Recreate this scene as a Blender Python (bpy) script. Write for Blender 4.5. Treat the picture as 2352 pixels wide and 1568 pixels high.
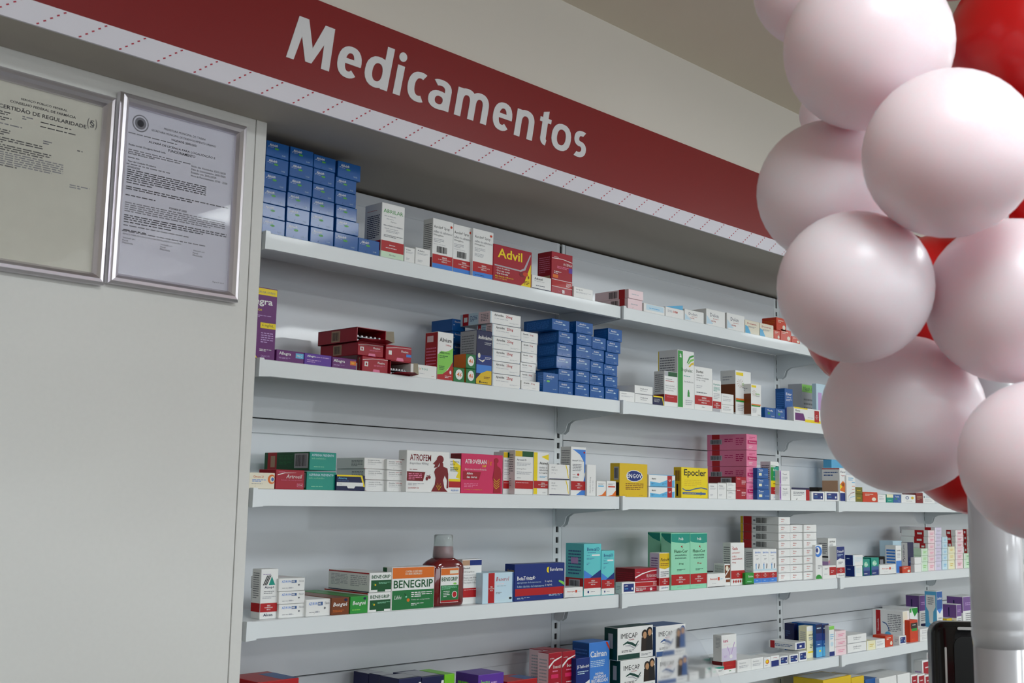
import bpy, bmesh, math, random
from mathutils import Vector, Matrix
for o in list(bpy.data.objects): bpy.data.objects.remove(o, do_unlink=True)
SC=bpy.context.scene; CO=SC.collection
# ------------------------------------------------------------------ camera
CAM=(-1.1267,-1.7487,1.5024); YAW,PITCH,ROLL=0.7983,0.1347,0.0193
cd=bpy.data.cameras.new('camera'); cam=bpy.data.objects.new('camera',cd); CO.objects.link(cam)
fw=Vector((math.sin(YAW)*math.cos(PITCH),math.cos(YAW)*math.cos(PITCH),math.sin(PITCH)))
rt=Vector((math.cos(YAW),-math.sin(YAW),0)); up=rt.cross(fw)
r2=rt*math.cos(ROLL)+up*math.sin(ROLL); u2=-rt*math.sin(ROLL)+up*math.cos(ROLL)
M=Matrix((r2,u2,-fw)).transposed().to_4x4(); M.translation=Vector(CAM); cam.matrix_world=M
cd.sensor_fit='HORIZONTAL'; cd.sensor_width=22.3; cd.lens=2635.6/2352*22.3; cd.clip_start=.05
cd.dof.use_dof=True; cd.dof.focus_distance=2.7; cd.dof.aperture_fstop=7.5
SC.camera=cam
# ------------------------------------------------------------------ world, lamps, exposure
SC.view_settings.view_transform='Standard'; SC.view_settings.look='None'; SC.view_settings.gamma=1
SC.view_settings.use_curve_mapping=False; SC.view_settings.exposure=-0.1
wd=bpy.data.worlds.new('world'); SC.world=wd; wd.use_nodes=True
wd.node_tree.nodes['Background'].inputs[0].default_value=(.75,.85,1,1); wd.node_tree.nodes['Background'].inputs[1].default_value=.3
def lamp(name,loc,rot,sx,sy,power,col):
    l=bpy.data.lights.new(name,'AREA'); l.shape='RECTANGLE'; l.size=sx; l.size_y=sy; l.energy=power; l.color=col
    o=bpy.data.objects.new(name,l); CO.objects.link(o); o.location=loc; o.rotation_euler=rot; return o
LAMPS=[(-.6,-1.95),(1.4,-1.95),(3.35,-1.95),(5.3,-1.95),(-.6,-4.2),(1.4,-4.2),(3.35,-4.2),(5.3,-4.2)]
for i,(x,y) in enumerate(LAMPS): lamp('ceiling_lamp_light',(x,y,2.545),(0,0,0),.56,.56,8.5 if y>-3 else 15,(.93,.98,1))
lamp('shop_front_daylight',(1.6,-6.85,1.8),(math.radians(90),0,0),7.6,1.3,120,(.86,.94,1))
# ------------------------------------------------------------------ helpers
def s2l(c):
    c=c/255; return c/12.92 if c<=.04045 else ((c+.055)/1.055)**2.4
MT={}
def mat(name,rgb,rough=.5,metal=0,noise=.03,bump=0,scale=40,spec=.5,coat=0,**k):
    if name in MT: return MT[name]
    m=bpy.data.materials.new(name); m.use_nodes=True; nt=m.node_tree; b=nt.nodes['Principled BSDF']
    c=[s2l(v) for v in rgb]+[1]
    b.inputs['Roughness'].default_value=rough; b.inputs['Metallic'].default_value=metal
    b.inputs['Specular IOR Level'].default_value=spec; b.inputs['Coat Weight'].default_value=coat
    tc=nt.nodes.new('ShaderNodeTexCoord'); n=nt.nodes.new('ShaderNodeTexNoise'); n.inputs['Scale'].default_value=scale; n.inputs['Detail'].default_value=3
    nt.links.new(tc.outputs['Object'],n.inputs['Vector'])
    mx=nt.nodes.new('ShaderNodeMix'); mx.data_type='RGBA'
    mx.inputs[6].default_value=[v*(1-noise) for v in c[:3]]+[1]; mx.inputs[7].default_value=[min(1,v*(1+noise)) for v in c[:3]]+[1]
    nt.links.new(n.outputs['Fac'],mx.inputs[0]); nt.links.new(mx.outputs[2],b.inputs['Base Color'])
    if bump:
        bp=nt.nodes.new('ShaderNodeBump'); bp.inputs['Strength'].default_value=bump; bp.inputs['Distance'].default_value=.002
        nt.links.new(n.outputs['Fac'],bp.inputs['Height']); nt.links.new(bp.outputs['Normal'],b.inputs['Normal'])
    for kk,v in k.items(): b.inputs[kk.replace('_',' ')].default_value=v
    MT[name]=m; return m
def mk(name,bm,mats,parent=None,smooth=False,loc=None):
    me=bpy.data.meshes.new(name); bm.to_mesh(me); bm.free()
    for m in (mats if isinstance(mats,(list,tuple)) else [mats]): me.materials.append(m)
    if smooth:
        for p in me.polygons: p.use_smooth=True
    return link(name,me,parent,loc)
def link(name,me,parent=None,loc=None):
    o=bpy.data.objects.new(name,me); CO.objects.link(o)
    if parent: o.parent=parent
    if loc: o.location=loc
    return o
def tag(o,label,cat,group=None):
    o['label']=label; o['category']=cat
    if group: o['group']=group
    return o
def struct(o): o['kind']='structure'; return o
def empty(name,loc=(0,0,0)):
    o=bpy.data.objects.new(name,None); CO.objects.link(o); o.location=loc; o.empty_display_size=.05; return o
def box(bm,x0,y0,z0,x1,y1,z1,mi=0,bev=0):
    v=[bm.verts.new(p) for p in ((x0,y0,z0),(x1,y0,z0),(x1,y1,z0),(x0,y1,z0),(x0,y0,z1),(x1,y0,z1),(x1,y1,z1),(x0,y1,z1))]
    fs=[bm.faces.new([v[i] for i in q]) for q in ((3,2,1,0),(4,5,6,7),(0,1,5,4),(1,2,6,5),(2,3,7,6),(3,0,4,7))]
    for f in fs: f.material_index=mi
    if bev:
        es=list({e for f in fs for e in f.edges})
        r=bmesh.ops.bevel(bm,geom=es,offset=bev,segments=2,profile=.5,affect='EDGES')
        for f in r['faces']: f.material_index=mi
    return fs
def prism(bm,pts,axis,a,b,mi=0):
    """closed polygon pts (p,q) swept along axis from a to b"""
    def P(p,q,t): return {'x':(t,p,q),'y':(p,t,q),'z':(p,q,t)}[axis]
    A=[bm.verts.new(P(p,q,a)) for p,q in pts]; B=[bm.verts.new(P(p,q,b)) for p,q in pts]
    n=len(pts); fs=[bm.faces.new(A),bm.faces.new(B[::-1])]+[bm.faces.new((A[i],B[i],B[(i+1)%n],A[(i+1)%n])) for i in range(n)]
    for f in fs: f.material_index=mi
    bmesh.ops.recalc_face_normals(bm,faces=fs); return fs
def tube(bm,cx,cy,prof,n=32,mi=0,cap=True):
    """lathe about vertical axis; prof = (r,z) list"""
    rings=[[bm.verts.new((cx+r*math.cos(2*math.pi*i/n),cy+r*math.sin(2*math.pi*i/n),z)) for i in range(n)] for r,z in prof]
    for a,b in zip(rings[:-1],rings[1:]):
        for i in range(n):
            f=bm.faces.new((a[i],a[(i+1)%n],b[(i+1)%n],b[i])); f.material_index=mi
    if cap:
        f=bm.faces.new(rings[0][::-1]); f.material_index=mi; f=bm.faces.new(rings[-1]); f.material_index=mi
# ------------------------------------------------------------------ lettering
TXT={}
def text_geo(s,flags,res):
    key=(s,flags,res)
    if key in TXT: return TXT[key]
    c=bpy.data.curves.new('t','FONT'); c.body=s; c.resolution_u=res; c.size=1
    if 'b' in flags: c.offset=.016
    if 'i' in flags: c.shear=.25
    c.fill_mode='FRONT'
    o=bpy.data.objects.new('t',c); me=bpy.data.meshes.new_from_object(o)
    vs=[(v.co.x,v.co.y) for v in me.vertices]; fs=[tuple(p.vertices) for p in me.polygons]
    bpy.data.meshes.remove(me); bpy.data.objects.remove(o); bpy.data.curves.remove(c)
    if not vs: TXT[key]=([],[],1); return TXT[key]
    x0=min(v[0] for v in vs); x1=max(v[0] for v in vs); y0=min(v[1] for v in vs); y1=max(v[1] for v in vs)
    TXT[key]=([((x-x0)/(x1-x0),(y-y0)/(y1-y0)) for x,y in vs],fs,(x1-x0)/(y1-y0)); return TXT[key]
COL={'w':(236,237,235),'cr':(232,226,206),'k':(22,22,26),'g':(120,122,128),'lg':(176,178,184),'r':(178,20,26),'dr':(122,14,22),'crm':(164,12,38),'blu':(2,86,160),'dblu':(14,44,120),'nv':(18,24,72),'lb':(92,178,222),'sky':(64,130,214),'pb':(196,222,236),'y':(240,214,20),'dy':(222,186,26),'gr':(44,150,58),'dg':(16,84,44),'lgr':(132,206,84),'mint':(150,220,184),'teal':(16,148,130),'aq':(98,202,206),'or':(222,112,30),'ro':(206,60,26),'pk':(232,128,164),'hp':(214,42,96),'mg':(190,20,96),'pp':(104,36,112),'lil':(196,160,214),'br':(120,60,24),'olv':(112,108,24),'bg':(28,116,60),'ppk':(240,214,218),'ply':(238,234,196),'plg':(206,232,204),'pll':(216,208,230),'plb':(200,224,234),'ppe':(244,184,140),'tan':(186,150,120),'pur':(120,84,150),'sk':(196,150,110),'dk':(40,30,26),'v':(96,52,160),'lime':(120,200,40),'ig':(10,66,58),'ib':(62,96,150)}
DES={
'ablok':('blu',[('t','Ablok®',.12,.66,.5,.84,'w','b'),('l',.14,.58,.34,.62,1,'w'),('e',.45,.55,.1,.07,'gr'),('t','PLUS',.38,.51,.52,.58,'lgr','b'),('e',.08,.62,.018,.03,'w'),('t','biolab',.7,.17,.86,.26,'pb'),('f',)]),
'ablok2':('blu',[('t','Ablok®',.12,.66,.5,.84,'w','b'),('l',.14,.58,.34,.62,1,'w'),('e',.45,.55,.1,.07,'gr'),('t','PLUS',.38,.51,.52,.58,'lgr','b'),('e',.08,.62,.018,.03,'w'),('t','biolab',.7,.17,.86,.26,'pb'),('f',)]),
'ablok3':('blu',[('t','Aradois',.14,.7,.6,.86,'w'),('e',.1,.5,.03,.04,'w')]),
'arad':('blu',[('t','Aradois',.18,.7,.58,.85,'w','b'),('r',.1,.56,.55,.59,'pb'),('e',.68,.57,.09,.06,'pb'),('e',.09,.6,.02,.035,'w'),('t','biolab',.68,.15,.86,.24,'pb'),('l',.1,.15,.9,.85,8,'sky','L'),('f',)]),
'aradg':('blu',[('t','Aradois',.2,.76,.72,.87,'w','b'),('l',.2,.68,.72,.72,1,'pb'),('e',.32,.56,.11,.05,'lgr'),('e',.09,.56,.02,.02,'w'),('t','biolab',.65,.15,.88,.2,'pb'),('l',.1,.15,.9,.85,8,'sky','L')]),
'abrilar':('w',[('t','ABRILAR',.06,.83,.94,.9,'gr'),('l',.1,.76,.9,.79,1,'lg'),('l',.2,.71,.8,.735,1,'lg'),('t','Xarope',.38,.66,.66,.69,'g'),('t','MEDICAMENTO FITOTERÁPICO',.08,.585,.93,.61,'nv'),('l',.12,.53,.95,.555,1,'lg'),('l',.2,.47,.8,.52,2,'lg'),('l',.1,.38,.95,.43,2,'g'),('r',0,0,1,.31,'plg'),('r',0,.11,1,.31,'r'),('l',.35,.225,.65,.25,1,'w'),('l',.2,.17,.85,.195,1,'w'),('t','Abrilar',.35,.04,.65,.07,'g'),('r',0,0,1,.31,'plg','L'),('r',0,.11,1,.31,'r','L'),('l',.15,.36,.9,.8,12,'nv','L'),('l',.15,.87,.8,.89,1,'r','L')]),
'aerolin':('w',[('t','Aerolin® Spray',.04,.8,.82,.88,'k'),('t','sulfato de salbutamol',.03,.725,.95,.775,'g'),('t','100mcg/dose',.03,.655,.52,.7,'k'),('l',.04,.53,.55,.62,3,'lg'),('l',.04,.49,.75,.505,1,'lg'),('b',.2,.33,.72,.46,'k'),('r',0,.105,1,.29,'r'),('r',0,0,1,.105,'sky'),('t','VENDA',.466,.222,.714,.255,'w','b'),('t','SOB PRESCRIÇÃO',.28,.185,.9,.213,'w','b'),('t','MÉDICA',.454,.145,.726,.176,'w','b'),('e',.9,.9,.055,.025,'ro'),('l',.1,.4,.9,.92,13,'g','L'),('t','SAC',.5,.29,.85,.33,'r','L'),('r',0,0,1,.22,'dr','L')]),
'aerolin3':('w',[('t','Aerolin® Spray',.08,.8,.85,.88,'k'),('t','sulfato de salbutamol',.08,.725,.96,.775,'g'),('t','100mcg/dose',.08,.655,.58,.7,'k'),('l',.08,.53,.6,.62,3,'lg'),('l',.08,.42,.55,.5,3,'lg'),('r',0,.1,1,.31,'r'),('r',0,0,1,.1,'sky'),('l',.1,.03,.6,.055,1,'nv'),('t','VENDA',.43,.227,.67,.26,'w','b'),('t','SOB PRESCRIÇÃO',.25,.19,.85,.218,'w','b'),('t','MÉDICA',.418,.15,.682,.181,'w','b'),('e',.88,.92,.06,.025,'ro')]),
'advil':('crm',[('t','Advil',.1,.66,.75,.92,'y','b'),('p',[(.72,0),(.99,0),(.99,.66),(.82,.12)],'y'),('p',[(.02,.45),(.7,.43),(.8,.5),(.96,.92),(.99,.92),(.84,.46),(.72,.39),(.02,.415)],'lg'),('t','• Dor de cabeça',.06,.335,.42,.385,'w','b'),('t','• Dor nas costas',.06,.265,.42,.315,'w','b'),('t','• Dor muscular',.06,.195,.38,.245,'w','b'),('t','Mais Rápido e Eficaz em',.04,.11,.52,.155,'y','b'),('t','alívio da Cápsula',.04,.055,.35,.095,'y'),('e',.76,.32,.08,.07,'dr'),('e',.84,.34,.07,.06,'ro'),('t','8',.9,.22,.95,.32,'dr','b'),('l',.8,.05,.95,.17,3,'dr')]),
'acenia':('crm',[('t','eurofarma',.1,.88,.32,.91,'w'),('p',[(0,.84),(.5,.86),(1,.82),(1,.835),(.5,.875),(0,.855)],'w'),('t','ACENIA',.55,.72,.98,.78,'w'),('l',.25,.62,.95,.69,2,'pk'),('r',.82,.56,1,.68,'v'),('l',.1,.48,.45,.56,2,'w'),('r',.05,.38,.3,.46,'or'),('r',0,.17,1,.33,'r'),('r',0,.33,1,.342,'w'),('r',0,.16,1,.172,'w'),('l',.7,.2,.95,.3,3,'w'),('r',.5,.03,.62,.11,'w'),('l',.3,.06,.95,.08,1,'pk'),('l',.1,.5,.9,.9,8,'pk','L'),('r',.08,.24,.9,.42,'tan','L')]),
'lowb':('w',[('t','Adtensil',.12,.68,.55,.85,'k','b'),('l',.12,.55,.85,.62,1,'lg'),('l',.2,.22,.7,.32,1,'nv'),('r',0,.02,1,.07,'nv')]),
'loww':('w',[('t','Aneg 20',.1,.7,.45,.82,'k','b'),('l',.1,.45,.9,.58,2,'lg')]),
'loww2':('w',[('t','Diabetes',.3,.55,.72,.72,'g','b'),('l',.3,.35,.7,.45,1,'g'),('r',0,0,1,.06,'lg')]),
'loww3':('w',[('t','Genérico',.12,.66,.62,.8,'g'),('l',.12,.3,.8,.55,2,'lg')]),
'tinyw':('w',[('t','Adalat',.12,.78,.6,.87,'g','b'),('l',.12,.6,.85,.72,2,'lg'),('l',.15,.15,.5,.3,2,'lg')]),
'pinkbar':('ppk',[('l',.2,.4,.75,.6,1,'lg'),('r',.72,0,.9,1,'r','L'),('b',.42,.12,.68,.85,'k','L'),('f',)]),
'lowblu':('w',[('r',.1,.3,.95,.9,'pb'),('l',.25,.45,.9,.65,1,'lb'),('f',)]),
'lowopen':('w',[('t','DORL',.12,.5,.35,.75,'lg','b'),('t','X-PRIM',.38,.5,.65,.72,'ro','b'),('f',)]),
'dolon':('w',[('p',[(0,0),(.45,0),(0,.6)],'pb'),('t','Dolon',.2,.55,.65,.78,'nv'),('l',.35,.42,.75,.48,1,'r'),('t','SOLÚVEL',.25,.25,.5,.36,'r','b'),('f',)]),
'donaren':('cr',[('p',[(0,0),(.4,0),(.2,.5),(0,.6)],'lb'),('t','Donaren',.15,.7,.8,.82,'r','b'),('l',.2,.45,.75,.58,2,'g')]),
'orange':('ro',[('l',.15,.6,.7,.85,2,'cr'),('e',.75,.28,.15,.18,'cr'),('l',.1,.3,.9,.8,4,'or','L')]),
'allegra':('pp',[('r',0,.905,1,1,'y'),('t','NÃO CAUSA SONO',.2,.93,.95,.97,'g','b'),('t','Allegra',-.0,.74,.88,.86,'w','b'),('t','Pediátrico',.08,.67,.58,.715,'y','b'),('l',.1,.58,.85,.62,2,'lil'),('r',.55,.43,1,.51,'y'),('t','6 mg/mL',.6,.445,.94,.495,'dk'),('l',.58,.22,.94,.38,5,'lil'),('l',.55,.1,.92,.14,2,'w'),('t','SANOFI',.6,.02,.85,.05,'lil'),('p',[(.38,0),(.5,0),(.4,.07),(.38,.08)],'y')]),
'alleg1':('pp',[('t','Allegra',.08,.5,.52,.85,'w','b'),('l',.08,.25,.5,.4,2,'lil'),('r',.7,.42,1,.85,'lb'),('t','MG 12',.74,.52,.95,.74,'w','b')]),
'alleg2':('v',[('t','Allegra',.08,.62,.4,.85,'w','b'),('l',.42,.66,.95,.82,1,'lil'),('l',.08,.2,.6,.5,2,'lil')]),
'alleg3':('pp',[('t','Allegra',.04,.45,.52,.82,'w','b'),('l',.05,.2,.5,.34,2,'lil'),('r',.74,.4,1,.8,'or'),('t','180',.78,.5,.92,.7,'y','b')]),
'redbox':('crm',[('p',[(0,.74),(.4,.85),(1,.88),(1,.9),(.4,.88),(0,.78)],'w'),('t','Flexive',.6,.58,.88,.72,'w','b'),('l',.45,.4,.9,.5,2,'pk'),('r',.08,.35,.22,.65,'w'),('r',.12,.42,.18,.58,'crm'),('p',[(.4,0),(.7,0),(.67,.2),(.43,.2)],'pk'),('r',.35,.1,.58,.9,'tan','L'),('b',.38,.2,.55,.8,'k','L')]),
'redbox2':('crm',[('p',[(0,.74),(.4,.85),(1,.88),(1,.9),(.4,.88),(0,.78)],'w'),('t','Flexive',.6,.58,.88,.72,'w','b'),('r',.1,.35,.22,.62,'w'),('r',.8,.32,1,.5,'sky'),('p',[(.4,0),(.7,0),(.67,.2),(.43,.2)],'pk')]),
'alextos':('w',[('t','ALE',.08,.6,.3,.75,'teal'),('t','X',.31,.6,.38,.75,'or'),('t','TOS',.39,.6,.65,.75,'teal'),('l',.1,.3,.55,.36,1,'lg'),('l',.8,.18,.95,.24,1,'r')]),
'alivium':('w',[('p',[(0,.03),(.3,.1),(.6,.2),(1,.38),(1,.7),(.7,.62),(.35,.65),(0,.52)],'lgr'),('p',[(0,0),(1,0),(1,.4),(.7,.22),(.35,.12),(0,.1)],'r'),('e',.4,.72,.5,.12,'w'),('t','Alivium',.1,.8,.88,.89,'k','b'),('t','100mg',.52,.71,.86,.76,'r','b'),('t','FEBRE E DOR',.12,.55,.78,.585,'dg','b'),('l',.12,.45,.65,.52,2,'dg'),('l',.1,.2,.45,.3,3,'dg'),('e',.85,.17,.06,.04,'w'),('l',.5,.04,.9,.1,2,'w'),('r',0,0,1,1,'r','L'),('r',.15,.8,.65,.93,'ppk','L'),('l',.1,.1,.9,.7,9,'pk','L')]),
'fs46':('bg',[('e',.5,.52,.34,.36,'w'),('t','46',.27,.36,.73,.68,'or','b','i'),('r',0,0,1,1,'or','L')]),
'andrio':('nv',[('r',0,.2,1,.55,'dblu'),('r',0,.2,1,.36,'sky'),('p',[(0,0),(1,0),(1,.26),(.7,.26),(.3,.2),(0,.09)],'dy'),('t','Andriodermol',.08,.84,.97,.92,'w','b'),('l',.5,.74,.95,.8,2,'lg'),('p',[(.1,.47),(.35,.44),(.55,.47),(.5,.44),(.4,.41),(.15,.45)],'cr'),('e',.16,.53,.08,.05,'cr'),('l',.55,.47,.95,.52,2,'w'),('l',.3,.02,.8,.05,1,'k'),('r',.2,.02,.28,.06,'k'),('l',.5,.1,.9,.15,2,'br'),('r',0,0,1,1,'lg','L'),('l',.1,.5,.85,.93,9,'g','L'),('l',.1,.1,.8,.4,6,'g','L')]),
'apres':('w',[('t','Apresolina',.12,.6,.42,.85,'k','b'),('t','25mg',.5,.55,.72,.85,'r','b'),('l',.12,.42,.6,.5,1,'lg'),('l',.62,.18,.95,.28,2,'lg'),('r',0,0,1,.05,'sky'),('r',0,0,.02,1,'pb'),('r',0,0,1,1,'pb','L'),('r',.08,0,.28,1,'r','L'),('r',.12,.3,.24,.7,'w','L'),('r',.62,0,1,1,'ppk','L'),('l',.34,.3,.58,.8,4,'ib','L'),('l',.7,.2,.95,.85,5,'g','L'),('f',)]),
'apres2':('w',[('t','Apresolina',.1,.62,.42,.82,'k','b'),('t','50 mg',.52,.6,.72,.8,'r','b'),('l',.1,.42,.55,.48,1,'lg'),('l',.6,.18,.92,.26,1,'lg'),('r',0,0,1,.05,'sky'),('f',)]),
'greenlil':('pll',[('r',0,0,.35,1,'dg')]),
'navyel':('nv',[('p',[(0,.85),(.8,.85),(.95,0),(1,0),(1,.05),(.86,1),(0,1)],'y'),('l',.06,.3,.6,.7,3,'lg')]),
'fgreen':('w',[('r',.05,.87,1,1,'dg'),('r',0,.87,.28,1,'lg'),('l',.08,.77,.7,.8,1,'g'),('l',.08,.71,.9,.75,1,'r'),('t','Frasco com 20 mL',.08,.57,.78,.61,'g'),('t','(100 doses) + bocal',.08,.5,.85,.54,'g'),('t','Peso líq.: 15,00 g',.08,.43,.7,.47,'g'),('r',0,.12,1,.33,'r'),('l',.2,.25,.8,.28,1,'pk'),('l',.12,.4,.9,.93,9,'g','L'),('r',0,.12,1,.33,'dr','L')]),
'duphalac':('w',[('r',0,0,.3,1,'gr'),('t','a',.1,.88,.22,.95,'w','b'),('t','Duphalac',.2,.62,.9,.7,'dg'),('l',.35,.55,.95,.58,1,'teal'),('t','lactulose',.38,.45,.95,.48,'g'),('e',.65,.26,.06,.04,'gr'),('p',[(.58,.2),(.72,.2),(.67,.32),(.62,.32)],'gr'),('l',.45,.05,.9,.15,3,'lg'),('p',[(.55,.8),(.7,.92),(.97,.96),(.98,.93),(.75,.89),(.6,.8)],'gr'),('p',[(.6,.78),(.75,.86),(.97,.9),(.98,.86),(.8,.83),(.66,.78)],'lgr'),('p',[(.64,.73),(.8,.8),(.97,.83),(.98,.78),(.86,.78),(.72,.73)],'dy'),('l',.1,.55,.85,.9,8,'g','L'),('r',0,0,.04,1,'y','L')]),
'duom':('w',[('t','Duotani',.1,.86,.48,.93,'k','b'),('t','dutasterida +',.1,.79,.5,.83,'g'),('t','cloridrato de tansulosina',.1,.73,.8,.77,'g'),('t','0,5 mg + 0,4 mg',.1,.67,.6,.71,'g'),('l',.1,.5,.45,.58,2,'lg'),('l',.1,.38,.9,.43,1,'g'),('r',0,.12,1,.33,'r'),('l',.4,.05,.7,.08,1,'g'),('t','VENDA',.395,.255,.655,.3,'w','b'),('t','SOB PRESCRIÇÃO',.2,.204,.85,.243,'w','b'),('t','MÉDICA',.382,.15,.668,.192,'w','b')]),
'tealred':('w',[('t','Dymista',.1,.83,.9,.9,'teal','b'),('l',.1,.65,.85,.8,4,'teal'),('r',0,.1,1,.33,'r'),('r',0,0,.9,.1,'lg'),('l',.1,.4,.8,.6,4,'lg'),('t','VENDA',.36,.235,.64,.28,'w','b'),('t','SOB PRESCRIÇÃO',.15,.184,.85,.223,'w','b'),('t','MÉDICA',.346,.13,.654,.172,'w','b')]),
'evelle':('w',[('r',.03,.9,.5,.97,'y'),('p',[(.32,.72),(.539,.73),(.534,.742)],'tan'),('p',[(.316,.732),(.479,.787),(.458,.795)],'tan'),('p',[(.306,.739),(.35,.818),(.322,.82)],'tan'),('p',[(.294,.739),(.202,.811),(.177,.806)],'tan'),('p',[(.284,.732),(.0919,.77),(.0791,.759)],'tan'),('p',[(.28,.72),(.0614,.709),(.0662,.697)],'tan'),('p',[(.284,.708),(.123,.653),(.143,.644)],'tan'),('p',[(.294,.701),(.252,.622),(.28,.62)],'tan'),('p',[(.306,.701),(.4,.629),(.425,.635)],'tan'),('p',[(.316,.708),(.509,.671),(.522,.682)],'tan'),('t','Evene',.45,.68,.85,.74,'lgr'),('t','Natural',.45,.62,.8,.66,'g'),('p',[(0,.38),(.95,.38),(.9,.34),(0,.34)],'or'),('p',[(0,.34),(.9,.34),(.87,.3),(0,.3)],'gr'),('l',.1,.1,.5,.25,4,'lg'),('t','Zambon',.6,.03,.9,.06,'nv'),('r',0,.06,1,.7,'br','L'),('l',.15,.78,.8,.9,2,'lg','L')]),
'bluesm':('blu',[('t','Tuella',.2,.65,.75,.82,'w','b'),('e',.35,.45,.12,.12,'gr'),('t','biolab',.6,.15,.9,.25,'w')]),
'estar':('blu',[('r',0,0,.5,.4,'dblu'),('t','Estar',.15,.8,.85,.88,'w','b'),('t','ultra',.2,.72,.8,.77,'w'),('l',.15,.62,.9,.69,2,'w'),('p',[(.2,.38),(.3,.28),(.7,.28),(.8,.38),(.75,.38),(.65,.31),(.35,.31),(.25,.38)],'w'),('l',.2,.15,.8,.2,2,'pb'),('t','Divcom',.2,.06,.85,.1,'w','b'),('l',.15,.4,.9,.9,9,'sky','L')]),
'exxo':('w',[('r',0,.9,.5,1,'y'),('p',[(.03,.08),(.42,.08),(.34,.6),(.03,.6)],'pp'),('t','Exxo',.05,.7,.22,.84,'k','b'),('r',.4,0,1,.2,'y'),('r',.76,.08,.94,.9,'r'),('t','VENDA',.826,.51,.874,.6,'w','b'),('t','SOB PRESCRIÇÃO',.79,.408,.91,.486,'w','b'),('t','MÉDICA',.824,.3,.876,.384,'w','b'),('l',.5,.32,.72,.38,1,'g')]),
'grnw':('lg',[('r',0,.82,1,1,'lgr'),('t','Nesh Lub',.1,.86,.9,.95,'dg'),('l',.1,.4,.9,.7,3,'g')]),
'clearw':('pb',[('r',.15,.2,.5,.8,'lil'),('l',.55,.3,.9,.8,4,'lg')]),
'redlow':('w',[('r',0,0,.3,1,'r')]),
'redlow2':('dr',[('l',.15,.3,.85,.7,3,'tan')]),
'cream':('cr',[('e',.9,.6,.14,.3,'or'),('e',.92,.6,.08,.2,'cr'),('e',.93,.6,.05,.12,'blu'),('t','Climene 20',.25,.68,.62,.82,'or'),('l',.22,.42,.7,.6,2,'sky'),('l',.2,.28,.65,.34,1,'g'),('f',)]),
'artrosil':('crm',[('t','eurofarma',.08,.86,.3,.92,'pk'),('p',[(.05,.7),(.3,.82),(.7,.85),(.7,.86),(.3,.85),(.05,.75)],'w'),('t','Artrosil',.35,.56,.92,.76,'w','i'),('t','lisinato de cetoprofeno',.18,.42,.93,.5,'pk'),('r',.75,.12,.95,.3,'pk'),('r',.765,.135,.935,.285,'crm'),('t','20 mg',.79,.18,.92,.25,'w','b')]),
'aspprev':('teal',[('t','ASPIRINA PREVENT®',.06,.76,.92,.9,'pb','b'),('t','ácido acetilsalicílico',.06,.6,.6,.7,'mint'),('l',.15,.15,.9,.22,1,'mint'),('r',0,0,1,1,'dg','L'),('r',.07,0,.28,1,'r','L'),('r',.14,.15,.24,.8,'tan','L'),('r',.68,.1,.98,.92,'lg','L'),('b',.71,.2,.95,.85,'k','L'),('l',.34,.3,.64,.85,7,'bg','L')]),
'navyband':('nv',[('p',[(0,.9),(.85,.9),(.95,.25),(1,.25),(1,.32),(.9,1),(0,1)],'y'),('r',0,.28,.94,.52,'w'),('p',[(.36,.28),(.66,.28),(.62,.14),(.4,.14)],'w'),('t','Atorva',.05,.72,.35,.86,'lb','b'),('l',.05,.58,.5,.66,1,'ib'),('l',.05,.36,.2,.44,1,'lg')]),
'whred':('w',[('t','Atensina 0,100 mg',.14,.72,.7,.84,'g','b'),('t','cloridrato de clonidina',.14,.55,.8,.66,'g'),('l',.14,.4,.6,.46,1,'lg'),('r',0,0,1,.04,'r'),('l',.55,.2,.95,.8,5,'g','L'),('f',)]),
'whred2':('w',[('t','Atensina',.08,.72,.38,.84,'g','b'),('t','0,200 mg',.42,.72,.72,.84,'r','b'),('t','cloridrato de clonidina',.08,.55,.8,.66,'g'),('l',.08,.4,.6,.46,1,'lg'),('f',)]),
'atrofem':('w',[('t','ATROFEM',.06,.76,.56,.92,'dr','b'),('t','ibuprofeno 400mg',.06,.65,.5,.73,'g'),('l',.06,.53,.3,.56,1,'dr'),('p',[(0,.26),(.38,.26),(.43,.49),(0,.49)],'dr'),('l',.04,.29,.35,.46,4,'pk'),('e',.78,.82,.085,.1,'dr'),('p',[(.72,.84),(.62,.72),(.6,.7),(.66,.68),(.63,.6),(.72,.62),(.76,.72)],'dr'),('p',[(.58,.01),(.98,.01),(.9,.1),(.86,.3),(.9,.42),(.96,.3),(.95,.1),(.99,.1),(.985,.45),(.96,.6),(.86,.64),(.85,.74),(.77,.74),(.76,.65),(.67,.58),(.64,.5),(.68,.35),(.66,.18)],'dr'),('e',.47,.33,.03,.05,'dr'),('e',.53,.36,.03,.04,'dr'),('p',[(.44,.42),(.5,.4),(.56,.44),(.5,.38)],'dr'),('t','CONTÉM 08',.03,.07,.28,.12,'r'),('l',.03,.15,.4,.22,2,'lg'),('p',[(.7,.15),(.76,.04),(.76,.06),(.7,.17)],'dy'),('p',[(.76,.04),(.82,.15),(.82,.17),(.76,.06)],'dy'),('p',[(.72,.212),(.76,.112),(.76,.128),(.72,.228)],'dy'),('p',[(.76,.112),(.8,.212),(.8,.228),(.76,.128)],'dy'),('l',.2,.75,.9,.8,1,'dr','L')]),
'atropina':('w',[('p',[(.3,.98),(1,.8),(1,.4),(.6,.45),(.8,.6),(.4,.7)],'y'),('t','atropina',.1,.88,.85,.95,'k'),('t','0,5%',.1,.8,.5,.86,'k','b'),('l',.1,.62,.8,.76,3,'dg'),('r',0,.33,1,.4,'y'),('r',0,.15,1,.33,'r'),('t','ALLERGAN',.2,.04,.85,.09,'sky')]),
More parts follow.
